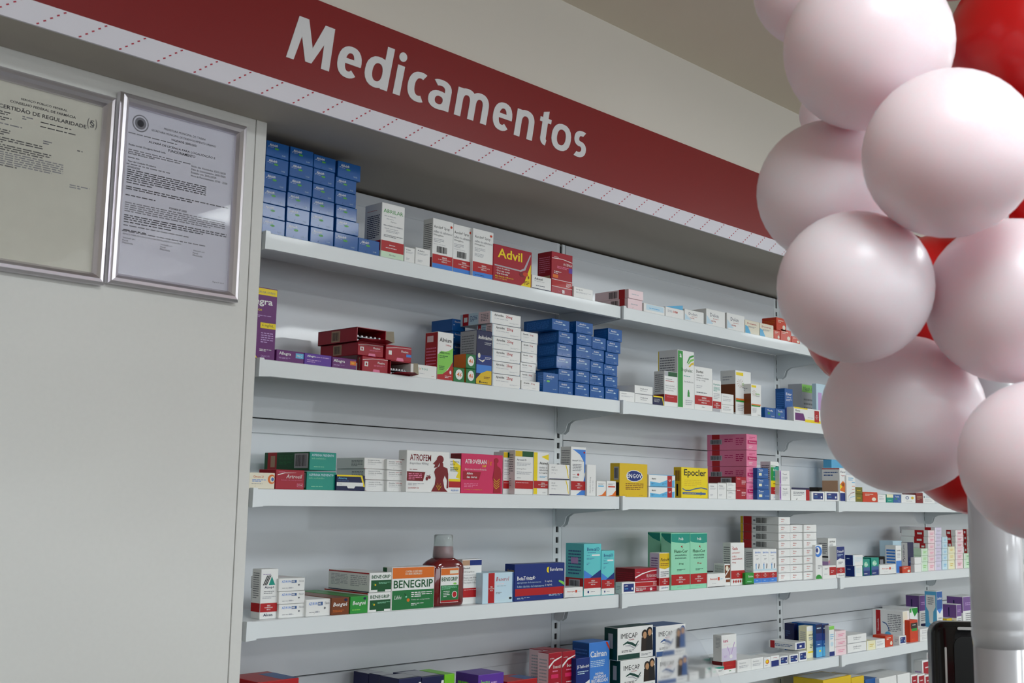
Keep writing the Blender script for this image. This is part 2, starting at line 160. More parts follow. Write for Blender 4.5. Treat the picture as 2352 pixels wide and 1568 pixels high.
'atroveran':('hp',[('t','ATROVERAN',.08,.75,.6,.87,'w','b'),('t','1g',.63,.72,.74,.86,'or','b'),('t','DIP',.5,.67,.6,.73,'y','b'),('t','dipirona monoidratada',.07,.57,.6,.64,'ppk'),('p',[(.03,.34),(.42,.34),(.47,.55),(.03,.55)],'crm'),('t','Alívio',.12,.47,.27,.53,'w','b'),('t','das dores',.12,.38,.37,.44,'w','b'),('l',.06,.14,.4,.26,3,'pk'),('t','CONTÉM 10 COMPRIMIDOS',.06,.07,.5,.1,'dy'),('e',.84,.86,.06,.07,'crm'),('p',[(.78,.01),(.97,.01),(.96,.3),(.98,.5),(.95,.66),(.87,.72),(.86,.8),(.8,.8),(.79,.6),(.76,.4),(.8,.25)],'crm'),('p',[(.78,.191),(.85,.111),(.85,.129),(.78,.209)],'dy'),('p',[(.85,.111),(.93,.191),(.93,.209),(.85,.129)],'dy'),('p',[(.78,.251),(.85,.171),(.85,.189),(.78,.269)],'dy'),('p',[(.85,.171),(.93,.251),(.93,.269),(.85,.189)],'dy'),('p',[(.78,.311),(.85,.231),(.85,.249),(.78,.329)],'dy'),('p',[(.85,.231),(.93,.311),(.93,.329),(.85,.249)],'dy'),('p',[(.78,.371),(.85,.291),(.85,.309),(.78,.389)],'dy'),('p',[(.85,.291),(.93,.371),(.93,.389),(.85,.309)],'dy'),('r',0,0,1,1,'dr','L'),('l',.3,.6,.7,.8,2,'pk','L')]),
'atrov':('w',[('r',.38,.87,1,1,'dg'),('r',0,.87,.38,1,'dy'),('t','Atrovent N',.08,.77,.6,.82,'g','b'),('l',.08,.65,.85,.74,3,'lg'),('t','20 mcg/dose',.08,.56,.6,.6,'g'),('l',.08,.45,.9,.53,2,'lg'),('l',.1,.36,.35,.385,1,'g'),('r',0,.12,1,.31,'r'),('l',.05,.25,.8,.27,1,'ppk'),('l',.12,.45,.9,.93,9,'g','L'),('l',.12,.12,.8,.38,5,'lg','L')]),
'atrovy':('w',[('r',0,0,.24,1,'y'),('p',[(.5,.9),(1,.97),(1,.82)],'y'),('r',0,.14,1,.32,'r'),('t','Atuneyl',.38,.7,.95,.78,'k','b'),('t','cloridrato de',.36,.62,.9,.67,'g'),('t','oximetazolina',.36,.56,.95,.61,'g'),('t','0,5 mg/ml',.36,.49,.9,.53,'k'),('l',.4,.4,.9,.45,2,'lb'),('t','ACHÉ',.6,.03,.8,.06,'g'),('t','VENDA',.495,.25,.755,.28,'w','b'),('t','SOB PRESCRIÇÃO',.3,.216,.95,.242,'w','b'),('t','MÉDICA',.482,.18,.768,.208,'w','b')]),
'whyel':('w',[('p',[(.8,.98),(.84,.98),(.93,.6),(.97,.1),(.94,.1),(.88,.6)],'y'),('t','Acid',.1,.74,.28,.84,'g'),('t','valproico',.1,.56,.4,.66,'g'),('t','250 mg',.1,.36,.3,.46,'lg'),('r',0,0,1,.05,'nv')]),
'avamys':('w',[('p',[(.1,.96),(.98,.96),(.98,.5),(.9,.45),(.88,.7),(.6,.85),(.3,.92)],'sky'),('p',[(.35,0),(.95,0),(.98,.45),(.85,.3),(.8,.12)],'sky'),('t','Avamys® 27,5mcg',.08,.7,.85,.74,'nv'),('l',.1,.5,.7,.66,5,'g'),('e',.48,.43,.07,.025,'r'),('l',.1,.42,.38,.44,1,'r'),('t','120 doses',.12,.36,.5,.39,'k'),('r',0,.1,1,.29,'r'),('e',.88,.9,.06,.02,'r'),('t','VENDA',.435,.217,.615,.25,'w','b'),('t','SOB PRESCRIÇÃO',.3,.18,.75,.208,'w','b'),('t','MÉDICA',.426,.14,.624,.171,'w','b'),('l',.1,.3,.9,.95,18,'g','L')]),
'slim':('w',[('tv','Aerodini 0,5mg',.3,.08,.42,.6,'k'),('l',.6,.1,.7,.5,8,'lg')]),
'wor1':('w',[('p',[(.1,0),(1,0),(1,.4),(.6,.1)],'or'),('r',.15,.62,.75,.7,'lb'),('l',.15,.75,.85,.85,2,'g')]),
'wor2':('w',[('p',[(.1,0),(1,0),(1,.4),(.6,.1)],'or'),('r',.15,.58,.9,.66,'ro'),('l',.15,.72,.85,.85,2,'g')]),
'engov':('dy',[('p',[(.22,.63),(.26,.73),(.4,.8),(.5,.81),(.62,.8),(.78,.73),(.84,.62),(.78,.52),(.62,.46),(.5,.45),(.4,.46),(.26,.52)],'w'),('p',[(.24,.63),(.28,.72),(.4,.78),(.5,.79),(.62,.78),(.76,.72),(.82,.62),(.76,.54),(.62,.48),(.5,.47),(.4,.48),(.28,.54)],'dblu'),('t','ENGOV',.25,.56,.8,.7,'w','b'),('l',.2,.2,.86,.42,4,'br'),('l',.08,.03,.35,.05,1,'br'),('l',.7,.03,.95,.05,1,'br'),('r',0,0,1,1,'dy','L'),('r',.4,.5,.9,.9,'lg','L'),('b',.45,.55,.85,.86,'k','L'),('r',.5,.02,.95,.42,'dk','L')]),
'bluewave':('w',[('p',[(.04,0),(.72,0),(.72,.6),(.4,.3),(.04,.42)],'lb'),('p',[(.86,0),(.98,0),(.98,.6),(.86,.5)],'lb'),('r',.7,0,.88,1,'r'),('t','Bufol',.1,.58,.25,.72,'k','b'),('t','GP',.74,.45,.84,.62,'w'),('l',.08,.15,.2,.3,2,'ib'),('l',.5,.15,.66,.3,2,'ib'),('r',0,.96,1,1,'lb')]),
'epocler':('y',[('t','Epocler',.09,.67,.94,.95,'k','b'),('l',.1,.38,.75,.62,4,'dy'),('p',[(.03,.282),(.15,.222),(.15,.258),(.03,.318)],'ib'),('p',[(.15,.222),(.3,.222),(.3,.258),(.15,.258)],'ib'),('p',[(.3,.222),(.5,.282),(.5,.318),(.3,.258)],'ib'),('p',[(.5,.282),(.75,.323),(.75,.358),(.5,.318)],'ib'),('p',[(.75,.323),(.98,.282),(.98,.318),(.75,.358)],'ib'),('r',.03,.11,.92,.18,'ib'),('p',[(.72,.07),(.8,.145),(.72,.22)],'ib'),('l',.1,.13,.6,.16,1,'y'),('r',0,0,1,1,'dy','L'),('r',.35,.05,.6,.45,'k','L'),('b',.2,.55,.85,.9,'br','L')]),
'pink':('pk',[('r',.08,.38,1,.62,'mg'),('l',.25,.7,.8,.85,2,'mg'),('t','Femoston',.25,.45,.9,.56,'ppk'),('l',.2,.1,.6,.3,2,'ppk'),('r',.12,0,.32,1,'r','L'),('r',.07,.36,.38,.68,'lg','L'),('b',.09,.4,.36,.65,'k','L'),('l',.45,.5,.68,.75,2,'mg','L'),('l',.74,.3,.94,.8,4,'mg','L')]),
'crims':('crm',[('l',.1,.75,.5,.85,1,'ppk'),('l',.55,.3,.95,.7,3,'ppk'),('r',0,0,1,1,'dr','L'),('r',.45,.2,.85,.9,'lg','L'),('b',.5,.25,.8,.8,'k','L')]),
'bluesq':('blu',[('t','Tena',.1,.74,.5,.88,'w','b'),('l',.1,.62,.65,.68,1,'pb'),('r',.12,.25,.38,.5,'ply'),('t','biolab',.65,.3,.95,.42,'pb')]),
'rainbow':('w',[('r',0,.5,1,.9,'teal'),('r',.0,.5,.35,.9,'gr'),('p',[(0,.86),(.5,.86),(1,.96),(1,.9),(0,.88)],'w'),('r',0,.33,1,.5,'y'),('r',0,.14,1,.33,'r'),('t','Beta',.3,.76,.75,.82,'w'),('t','Magui',.3,.58,.75,.62,'w'),('t','ache',.35,.05,.7,.09,'sky'),('l',.3,.4,.8,.45,1,'br'),('t','VENDA',.47,.261,.63,.3,'w','b'),('t','SOB PRESCRIÇÃO',.35,.217,.75,.251,'w','b'),('t','MÉDICA',.462,.17,.638,.206,'w','b'),('l',.12,.45,.9,.93,9,'g','L'),('l',.12,.12,.8,.38,5,'lg','L')]),
'lilside':('w',[('r',0,0,.16,1,'lil'),('r',.03,.1,.1,.9,'pur'),('t','Tamsil',.3,.7,.7,.8,'g','b'),('l',.28,.3,.8,.6,3,'lg')]),
'navred':('w',[('r',0,.84,1,1,'nv'),('r',.8,0,1,.84,'r'),('l',.1,.35,.7,.7,3,'g'),('p',[(.25,.05),(.3,.05),(.32,.2)],'k')]),
'blueblk':('w',[('r',.12,.15,.9,.85,'dblu'),('t','LMX',.2,.62,.45,.75,'w','b'),('l',.2,.35,.6,.5,1,'lb'),('r',.72,.3,.82,.5,'w'),('l',.2,.3,.8,.7,3,'lg','L')]),
'blueblk2':('w',[('r',.12,.1,.92,.85,'dblu'),('r',.4,.3,.6,.55,'w'),('l',.1,.3,.9,.7,2,'ib','L'),('r',.05,0,.22,1,'r','L')]),
'orgtall':('w',[('t','Fisiol',.15,.86,.9,.92,'nv','b'),('p',[(.1,.8),(.5,.76),(.9,.8),(.5,.78)],'r'),('p',[(0,.5),(.5,.62),(1,.5),(1,.25),(0,.32)],'or'),('p',[(0,.52),(.4,.44),(0,.34)],'y'),('e',.5,.5,.12,.06,'br'),('r',0,0,1,.25,'dblu'),('r',0,.28,.9,.62,'tan','L'),('l',.1,.75,.9,.92,2,'ib','L'),('r',0,.97,1,1,'r','L')]),
'darkfr':('dk',[('r',.25,.2,.75,.8,'lg')]),
'ltblue':('lb',[]),
'arcs':('w',[('p',[(.1,.04),(.2,.19),(.2,.21),(.1,.06)],'dr'),('p',[(.2,.19),(.5,.31),(.5,.33),(.2,.21)],'dr'),('p',[(.5,.31),(.9,.35),(.9,.37),(.5,.33)],'dr'),('p',[(.25,.02),(.4,.14),(.4,.16),(.25,.04)],'lb'),('p',[(.4,.14),(.9,.19),(.9,.21),(.4,.16)],'lb'),('r',.6,.72,.95,.75,'lb'),('r',.6,.58,.95,.6,'or'),('r',.6,.45,.9,.47,'or'),('l',.2,.8,.8,.95,2,'lb')]),
'olive':('olv',[('l',.2,.4,.8,.6,1,'dy')]),
'greenyl':('teal',[('r',0,.6,1,1,'ply'),('l',.2,.2,.8,.35,1,'mint')]),
'circ':('w',[('e',.4,.6,.13,.2,'ib'),('e',.4,.6,.08,.12,'w'),('e',.78,.6,.1,.17,'dy'),('l',.3,.15,.9,.25,1,'g')]),
'azopt':('w',[('l',.1,.89,.85,.92,1,'pur'),('p',[(.1,.68),(.16,.68),(.4,.88),(.34,.88)],'k'),('p',[(.19,.68),(.25,.68),(.49,.88),(.43,.88)],'k'),('p',[(.28,.68),(.34,.68),(.58,.88),(.52,.88)],'k'),('p',[(.45,.68),(.84,.68),(.62,.86)],'teal'),('t','Azopt',.2,.6,.78,.66,'nv','b'),('l',.18,.5,.8,.57,2,'g'),('l',.1,.4,.9,.46,2,'lg'),('t','Alcon',.2,.04,.75,.1,'nv','b'),('l',.15,.4,.8,.95,12,'g','L'),('r',.2,.16,.55,.28,'lg','L'),('r',0,.13,1,.31,'r'),('r',0,.13,1,.31,'r','L'),('t','VENDA',.4,.242,.6,.274,'w','b'),('t','SOB PRESCRIÇÃO',.25,.205,.75,.233,'w','b'),('t','MÉDICA',.39,.166,.61,.196,'w','b')]),
'azukon':('w',[('t','AZUKON',.1,.66,.45,.84,'sky','b'),('r',.48,.62,.68,.84,'ib'),('t','MR',.5,.66,.62,.8,'w','b'),('t','Takeda',.76,.68,.96,.82,'g','i'),('l',.12,.2,.7,.28,1,'g'),('e',.77,.45,.04,.07,'g'),('r',.38,.03,.5,.3,'lg'),('l',.05,.3,.95,.6,2,'ppk','T'),('f',)]),
'bengueb':('br',[('t','Bengué',.08,.42,.9,.72,'w','b','i'),('l',.08,.15,.7,.3,2,'or'),('e',.8,.85,.1,.08,'nv')]),
'bengueg':('gr',[('t','Bengué',.12,.42,.9,.72,'w','b','i'),('l',.1,.15,.75,.28,1,'lgr'),('e',.82,.85,.08,.08,'nv')]),
'beneend':('w',[('r',.06,.12,.97,.62,'dg'),('r',.35,.02,.7,.14,'dg'),('t','BENEGRIP',.08,.7,.93,.88,'dg','b'),('l',.4,.42,.95,.52,2,'mint'),('e',.25,.38,.04,.05,'dy'),('e',.2,.42,.03,.04,'gr'),('r',0,.93,1,1,'r','L'),('r',0,0,1,.04,'nv','L'),('l',.06,.25,.48,.85,8,'lg','L'),('l',.55,.25,.95,.85,6,'lg','L')]),
'benegrip':('w',[('r',0,.74,1,1,'or'),('r',0,0,1,.46,'bg'),('t','BENEGRIP',.03,.51,.97,.7,'dg','b'),('t','CONTRA OS SINTOMAS',.3,.88,.7,.93,'cr','b'),('t','DA GRIPE E RESFRIADO',.3,.82,.7,.87,'cr','b'),('t','Libbs',.05,.25,.22,.34,'w','i'),('e',.38,.22,.035,.04,'or'),('p',[(.28,.4),(.34,.34),(.3,.3)],'dg'),('e',.33,.3,.02,.02,'mint'),('l',.45,.28,.95,.42,3,'w'),('t','Tome um comprimido',.45,.2,.9,.24,'w'),('l',.45,.08,.75,.15,2,'w'),('r',.0,0,.45,1,'dg','L')]),
'navytop':('w',[('r',.38,.87,1,.99,'dblu'),('r',0,.87,.38,.99,'tan'),('t','Berotec®',.08,.79,.4,.83,'k','b'),('t','100 mcg/dose',.08,.7,.62,.74,'k'),('l',.08,.64,.85,.66,1,'lg'),('t','Frasco com 10 mL',.08,.57,.78,.61,'g'),('t','(200 doses) + bocal',.08,.51,.85,.55,'g'),('t','Peso líquido: 15,4 g',.08,.45,.7,.49,'g'),('r',0,.14,1,.35,'r'),('l',.1,.3,.8,.32,1,'ppk'),('l',.12,.45,.9,.93,9,'g','L'),('l',.12,.12,.8,.38,5,'lg','L')]),
'beserol':('pb',[('r',.17,0,.37,1,'r'),('t','Beserol',.42,.72,.85,.86,'r','i'),('l',.42,.6,.85,.66,1,'ppk'),('l',.45,.54,.8,.57,1,'g'),('l',.42,.28,.6,.36,2,'g'),('p',[(.37,0),(1,0),(1,.3),(.7,.12),(.37,.06)],'plb'),('e',.9,.13,.05,.04,'k'),('r',.96,.0,1,1,'ib'),('t','VENDA',.234,.512,.306,.56,'w','b'),('t','SOB PRESCRIÇÃO',.18,.458,.36,.499,'w','b'),('t','MÉDICA',.23,.4,.31,.445,'w','b')]),
'betatrinta':('dblu',[('t','BetaTrinta®',.04,.56,.4,.68,'w','b'),('t','dipropionato de betametasona',.04,.46,.52,.52,'pb'),('t','5 mg/mL',.6,.46,.75,.53,'w'),('t','fosfato dissódico de betametasona',.04,.36,.58,.42,'pb'),('t','2 mg/mL',.6,.36,.75,.43,'w'),('t','Eurofarma',.7,.78,.97,.88,'w','b'),('p',[(.63,.82),(.64,.76),(.68,.73),(.67,.8),(.68,.91),(.64,.89)],'y'),('r',0,.13,1,.33,'r'),('l',.04,.04,.3,.09,2,'pb'),('l',.68,.08,.95,.14,2,'pb'),('r',.1,.42,.2,.48,'r','X'),('p',[(.88,.48),(.94,.42),(1,.36),(1,.45),(.96,.48),(.89,.52)],'lgr'),('t','Eurofarma',.3,.8,.95,.87,'dy','L')]),
'smallred':('w',[('t','Buscopan',.15,.5,.55,.68,'ro','b'),('r',.58,.48,.68,.72,'ro'),('l',.72,.55,.92,.62,1,'lb'),('l',.25,.25,.5,.3,1,'lg'),('r',0,0,1,.04,'k')]),
'bonecal':('aq',[('t','Bonecal D',.18,.87,.9,.94,'dblu','b'),('l',.2,.83,.85,.85,1,'ib'),('r',.45,.77,.92,.8,'w'),('l',.15,.77,.4,.79,1,'dblu'),('l',.15,.7,.6,.74,2,'ib'),('l',.15,.6,.35,.65,2,'ib'),('p',[(0,.34),(0,.5),(.48,.38),(.4,.34)],'sky'),('p',[(1,.34),(1,.5),(.5,.38),(.35,.34)],'dblu'),('r',0,0,1,.14,'w'),('r',0,.14,1,.34,'r'),('e',.25,.07,.05,.025,'dblu'),('l',.4,.06,.85,.085,1,'g'),('t','VENDA',.415,.27,.635,.3,'w','b'),('t','SOB PRESCRIÇÃO',.25,.236,.8,.262,'w','b'),('t','MÉDICA',.404,.2,.646,.228,'w','b'),('r',0,.1,1,.34,'r','L'),('r',.2,.12,.8,.31,'lg','L'),('b',.25,.14,.75,.29,'k','L'),('l',.15,.4,.85,.9,8,'ib','L'),('r',.3,.62,.7,.74,'lil','L')]),
'flogo':('crm',[('p',[(0,.58),(.3,.75),(.65,.86),(1,.9),(1,.93),(.65,.9),(.3,.8),(0,.65)],'w'),('t','eurofarma',.05,.82,.2,.87,'ppk'),('t','FLOGO-ROSA',.48,.6,.98,.74,'w'),('l',.25,.5,.95,.56,1,'pk'),('r',0,.21,1,.4,'r'),('r',0,.2,1,.215,'w'),('r',0,.4,1,.42,'w'),('t','VENDA SOB',.75,.3,.95,.36,'w'),('t','PRESCRIÇÃO',.75,.23,.95,.28,'w'),('l',.03,.03,.45,.17,3,'w'),('r',.62,.02,.71,.14,'w'),('l',.5,.08,.98,.1,1,'pk'),('r',0,0,1,1,'dr','L'),('l',.1,.3,.9,.85,6,'crm','L')]),
'flutinol':('w',[('p',[(0,.6),(.5,.56),(1,.62),(1,1),(0,1)],'dy'),('t','Flutinol®',.1,.78,.95,.87,'k','b','i'),('l',.1,.65,.85,.74,2,'br'),('l',.1,.36,.85,.52,3,'g'),('t','Latinofarma',.2,.04,.8,.09,'ib'),('r',0,.12,1,.33,'r'),('r',0,.12,1,.33,'r','L'),('t','VENDA',.4,.25,.6,.288,'w','b'),('t','SOB PRESCRIÇÃO',.25,.207,.75,.24,'w','b'),('t','MÉDICA',.39,.162,.61,.197,'w','b'),('r',0,.35,1,1,'pll','L'),('l',.15,.5,.85,.9,6,'pur','L')]),
'fluxocor':('mint',[('p',[(0,.86),(.25,.84),(.5,.83),(.75,.82),(1,.84),(1,1),(0,1)],'teal'),('t','Prolib',.4,.88,.65,.93,'w','b'),('p',[(.5,.76),(.58,.79),(.6,.74),(.55,.72),(.6,.75)],'r'),('t','FluxoCor',.15,.65,.88,.71,'dg','b'),('t','simvastatina',.18,.59,.82,.63,'ig'),('t','meloxicam',.2,.54,.8,.58,'ig'),('t','20 mg',.4,.43,.65,.47,'dg','b'),('l',.3,.32,.75,.36,2,'ig'),('r',0,.07,1,.26,'r'),('l',.3,.03,.8,.04,1,'g'),('t','VENDA',.4,.187,.6,.22,'w','b'),('t','SOB PRESCRIÇÃO',.25,.15,.75,.178,'w','b'),('t','MÉDICA',.39,.11,.61,.141,'w','b'),('p',[(0,.97),(.4,.88),(1,.82),(1,1),(0,1)],'teal','L')]),
'gardena':('w',[('t','Gasla',.08,.84,.5,.91,'r','b'),('l',.05,.925,.25,.94,1,'r'),('t','pantoprazol',.08,.74,.65,.79,'ro'),('t','sódico',.08,.66,.4,.71,'ro'),('t','sesqui-hidratado',.08,.59,.85,.64,'r','b'),('t','40 mg',.08,.51,.35,.55,'r','b'),('r',0,.14,1,.34,'r'),('p',[(.12,.075),(.18,.12),(.24,.075),(.18,.03)],'r'),('p',[(.29,.075),(.35,.12),(.41,.075),(.35,.03)],'r'),('p',[(.46,.075),(.52,.12),(.58,.075),(.52,.03)],'r'),('p',[(.63,.075),(.69,.12),(.75,.075),(.69,.03)],'r'),('p',[(.8,.075),(.86,.12),(.92,.075),(.86,.03)],'r'),('t','VENDA',.44,.253,.56,.28,'w','b'),('t','SOB PRESCRIÇÃO',.35,.222,.65,.246,'w','b'),('t','MÉDICA',.434,.19,.566,.215,'w','b'),('l',.12,.45,.9,.93,9,'g','L'),('l',.12,.12,.8,.38,5,'lg','L')]),
'brownpic':('w',[('r',.02,.35,.98,.95,'br'),('e',.4,.8,.25,.12,'cr'),('p',[(.1,.5),(.9,.85),(.9,.78),(.1,.42)],'w'),('r',.2,.15,.9,.28,'br'),('l',.12,.45,.9,.93,9,'g','L'),('l',.12,.12,.8,.38,5,'lg','L')]),
'sgota':('w',[('t','SalvoGota',.2,.88,.95,.94,'sky','b'),('l',.2,.8,.85,.83,1,'g'),('l',.4,.68,.7,.73,2,'g'),('l',.3,.58,.5,.6,1,'g'),('r',.3,.4,.4,.52,'lb'),('e',.35,.54,.06,.03,'sky'),('p',[(.65,.42),(.72,.42),(.78,.55),(.7,.58)],'k'),('r',0,.35,1,.4,'plb'),('r',0,0,1,.13,'sky'),('l',.3,.05,.8,.08,1,'pb'),('r',0,.13,1,.3,'r'),('r',0,.13,1,.3,'r','L'),('t','VENDA',.4,.237,.6,.27,'w','b'),('t','SOB PRESCRIÇÃO',.25,.2,.75,.228,'w','b'),('t','MÉDICA',.39,.16,.61,.191,'w','b'),('l',.12,.45,.9,.93,9,'g','L'),('l',.12,.12,.8,.38,5,'lg','L')]),
'grnsm':('gr',[('r',0,0,1,.1,'dg'),('t','Geriton',.3,.6,.9,.8,'w','b'),('l',.2,.2,.8,.35,1,'mint')]),
'whstack':('w',[('t','Gliclon',.2,.6,.5,.78,'r','b'),('l',.2,.35,.55,.5,1,'ro'),('l',.2,.12,.9,.17,1,'lg'),('r',0,0,1,.04,'g'),('r',0,0,.07,1,'dy','L'),('r',.08,0,.3,1,'r','L'),('b',.42,.15,.7,.85,'k','L'),('r',.34,.4,.4,.6,'g','L')]),  # grey strip at the front's foot stands in for shade between stacked cartons
'nine':('w',[('e',.35,.82,.6,.17,'sky'),('e',.3,.84,.32,.11,'w'),('e',.2,.85,.18,.07,'dblu'),('t','9',.3,.5,.7,.58,'w'),('l',.3,.3,.9,.42,3,'g'),('e',.4,.0,.5,.13,'gr')]),
'lilband':('w',[('t','LENTINAL',.15,.9,.9,.94,'k','b'),('l',.15,.78,.6,.88,3,'g'),('r',0,.36,1,.43,'pk'),('r',0,.26,1,.36,'lil'),('r',0,0,1,.26,'pll'),('r',.1,.1,.9,.2,'r'),('r',0,.26,1,.4,'lil','L'),('r',0,0,1,.26,'pll','L'),('r',0,.5,1,.54,'k','L'),('l',.15,.6,.9,.9,6,'g','L')]),
'whredr':('w',[('r',.5,.25,1,.88,'r'),('l',.15,.7,.4,.85,2,'g'),('l',.1,.3,.35,.4,2,'lg'),('l',.62,.4,.85,.65,2,'w')]),
'bluew':('w',[('p',[(0,.55),(.4,.62),(1,.58),(1,1),(0,1)],'dblu'),('t','Donner®',.1,.8,.92,.9,'w','b'),('l',.1,.68,.8,.76,2,'pb'),('l',.2,.42,.8,.52,2,'g'),('t','Bausch',.2,.04,.9,.09,'g'),('r',0,.13,1,.32,'r'),('r',0,.13,1,.32,'r','L'),('t','VENDA',.4,.248,.6,.282,'w','b'),('t','SOB PRESCRIÇÃO',.25,.209,.75,.239,'w','b'),('t','MÉDICA',.39,.168,.61,.2,'w','b')]),
'bluend':('w',[('r',0,0,.12,1,'pb'),('l',.2,.3,.9,.85,4,'plb'),('r',0,0,1,1,'dblu','L'),('l',.2,.6,.7,.75,1,'pb','L')]),
'teal':('teal',[('r',0,0,1,.3,'dblu'),('r',0,.3,1,.5,'ib'),('e',.4,.68,.28,.16,'mint'),('t','Plus',.2,.6,.7,.74,'w','b'),('l',.1,.08,.9,.16,1,'w')]),
'bluestr':('w',[('r',0,0,1,.45,'sky'),('t','Levolac',.15,.8,.85,.86,'k','b'),('l',.2,.55,.8,.75,4,'lg'),('r',.1,.35,.95,.42,'sky','L'),('r',.1,.46,.95,.53,'sky','L'),('r',.1,.57,.95,.64,'sky','L'),('r',.1,.68,.95,.75,'sky','L'),('r',.1,.79,.95,.86,'sky','L'),('l',.1,.1,.9,.25,2,'ppk','L')]),
'pyrid':('nv',[('l',.2,.3,.8,.4,1,'ib'),('r',0,0,1,1,'w','L'),('tv','Pyridium',.2,.35,.6,.92,'nv','L')]),
'pwhite':('w',[]),
'pgreen':('plg',[('r',0,0,.12,1,'w'),('l',.3,.3,.8,.7,2,'lgr')]),
'ppink':('ppk',[('r',0,0,.1,1,'w'),('l',.3,.3,.85,.7,2,'pk'),('r',0,0,1,1,'w','L'),('r',.5,0,.85,1,'r','L'),('r',.6,.35,.78,.65,'w','L')]),
'plilac':('pll',[('r',0,0,.08,1,'w'),('l',.3,.35,.85,.65,2,'lg'),('r',0,0,1,1,'w','L'),('r',.72,0,.9,1,'r','L')]),
'pblue':('plb',[('l',.3,.3,.8,.7,2,'lb')]),
'pyellow':('ply',[('r',0,0,.1,1,'w'),('l',.3,.3,.8,.7,2,'dy')]),
'prose':('ppk',[('r',0,0,.14,1,'w'),('l',.3,.3,.8,.7,2,'mg'),('r',0,0,1,1,'w','L'),('r',.05,0,.55,1,'r','L'),('r',.15,.3,.45,.7,'w','L')]),
'pmint':('plg',[('r',0,0,.1,1,'w'),('l',.3,.3,.8,.7,2,'gr')]),
'ppeach':('ppe',[('r',0,0,.12,1,'w'),('r',0,0,1,1,'w','L'),('r',.1,0,.6,1,'r','L'),('r',.25,.3,.45,.7,'w','L')]),
'redflat':('r',[('r',0,0,1,.3,'blu'),('r',.6,0,1,.8,'ib','T')]),
'navgrn':('nv',[('p',[(.55,.0),(.9,.9),(1,.9),(1,0)],'w'),('r',0,0,.4,.4,'dg'),('t','P',.15,.6,.25,.85,'w','b'),('r',.05,.1,.95,.9,'lg','T')]),
'lime':('lime',[('l',.2,.4,.8,.7,2,'dg')]),
'purple':('v',[('t','Imuno',.1,.74,.45,.88,'lgr','b'),('l',.5,.74,.95,.84,1,'lil'),('l',.1,.55,.8,.62,1,'lil'),('l',.1,.7,.9,.85,1,'lgr','L')]),
'crim2':('crm',[('p',[(0,.68),(.4,.82),(1,.9),(1,.92),(.4,.86),(0,.74)],'w'),('t','eurofarma',.08,.88,.4,.91,'w'),('t','Ibuxetil',.35,.68,.92,.75,'w'),('l',.3,.6,.92,.66,1,'pk'),('r',.2,.48,.75,.56,'hp'),('l',.3,.3,.8,.4,2,'ppk'),('r',0,0,1,1,'ppk','L'),('l',.15,.2,.85,.9,10,'lg','L')]),
'btab':('dblu',[('p',[(0,.28),(.4,.32),(1,.45),(1,0),(0,0)],'w'),('t','β-Tablock®',.08,.74,.95,.84,'w','b'),('l',.1,.6,.9,.7,2,'pb')]),
'calman':('sky',[('t','Calman',.05,.72,.85,.84,'w','b'),('p',[(.8,1),(.9,1),(1,.88),(1,.82)],'ro'),('l',.06,.52,.75,.66,4,'pb'),('t','INSÔNIA',.3,.36,.7,.42,'w','b'),('t','ANSIEDADE',.2,.29,.82,.35,'w','b'),('t','IRRITABILIDADE',.1,.21,.92,.28,'w','b'),('r',0,0,1,1,'blu','L'),('l',.1,.5,.9,.9,6,'sky','L')]),
'imecapg':('w',[('r',0,0,1,.16,'ig'),('r',.62,0,1,.16,'w'),('t','IMECAP',.08,.66,.55,.82,'k'),('t','HAIR',.3,.59,.46,.63,'r'),('p',[(.14,.45),(.25,.5),(.38,.44),(.5,.36),(.58,.52),(.58,.56),(.5,.44),(.4,.52),(.26,.57),(.14,.48)],'ig'),('p',[(.2,.42),(.34,.4),(.46,.3),(.58,.42),(.58,.45),(.47,.34),(.34,.44),(.2,.44)],'lg'),('l',.1,.22,.45,.3,2,'k'),('e',.762,.74,.085,.143,'dk'),('p',[(.66,.2),(.857,.2),(.844,.635),(.674,.635)],'dk'),('e',.765,.703,.0544,.112,'sk'),('e',.905,.815,.085,.143,'k'),('p',[(.803,.2),(1.0,.2),(.986,.71),(.816,.71)],'k'),('e',.908,.777,.0544,.112,'sk'),('l',.66,.06,.95,.13,2,'g'),('r',0,0,1,1,'ig','L'),('r',.3,.35,.65,.82,'lg','L'),('r',0,0,1,1,'ig','T')]),
'imecapb':('w',[('r',0,0,1,.16,'ib'),('r',.62,0,1,.16,'w'),('t','IMECAP',.08,.66,.55,.82,'k'),('t','HAIR',.3,.59,.46,.63,'r'),('p',[(.14,.45),(.25,.5),(.38,.44),(.5,.36),(.58,.52),(.58,.56),(.5,.44),(.4,.52),(.26,.57),(.14,.48)],'ib'),('p',[(.2,.42),(.34,.4),(.46,.3),(.58,.42),(.58,.45),(.47,.34),(.34,.44),(.2,.44)],'lg'),('l',.1,.22,.45,.3,2,'k'),('e',.762,.74,.085,.143,'dk'),('p',[(.66,.2),(.857,.2),(.844,.635),(.674,.635)],'dk'),('e',.765,.703,.0544,.112,'sk'),('e',.905,.815,.085,.143,'ib'),('p',[(.803,.2),(1.0,.2),(.986,.71),(.816,.71)],'ib'),('e',.908,.777,.0544,.112,'sk'),('l',.66,.06,.95,.13,2,'g'),('r',0,0,1,1,'ib','L'),('r',.3,.35,.65,.82,'lg','L'),('r',0,0,1,1,'ib','T')]),
'grnwh':('w',[('p',[(.1,.98),(1,.98),(1,.72),(.6,.78)],'teal'),('l',.55,.45,.9,.68,2,'g'),('r',.1,.5,.3,.6,'mint'),('l',.2,.15,.8,.25,1,'ppk')]),
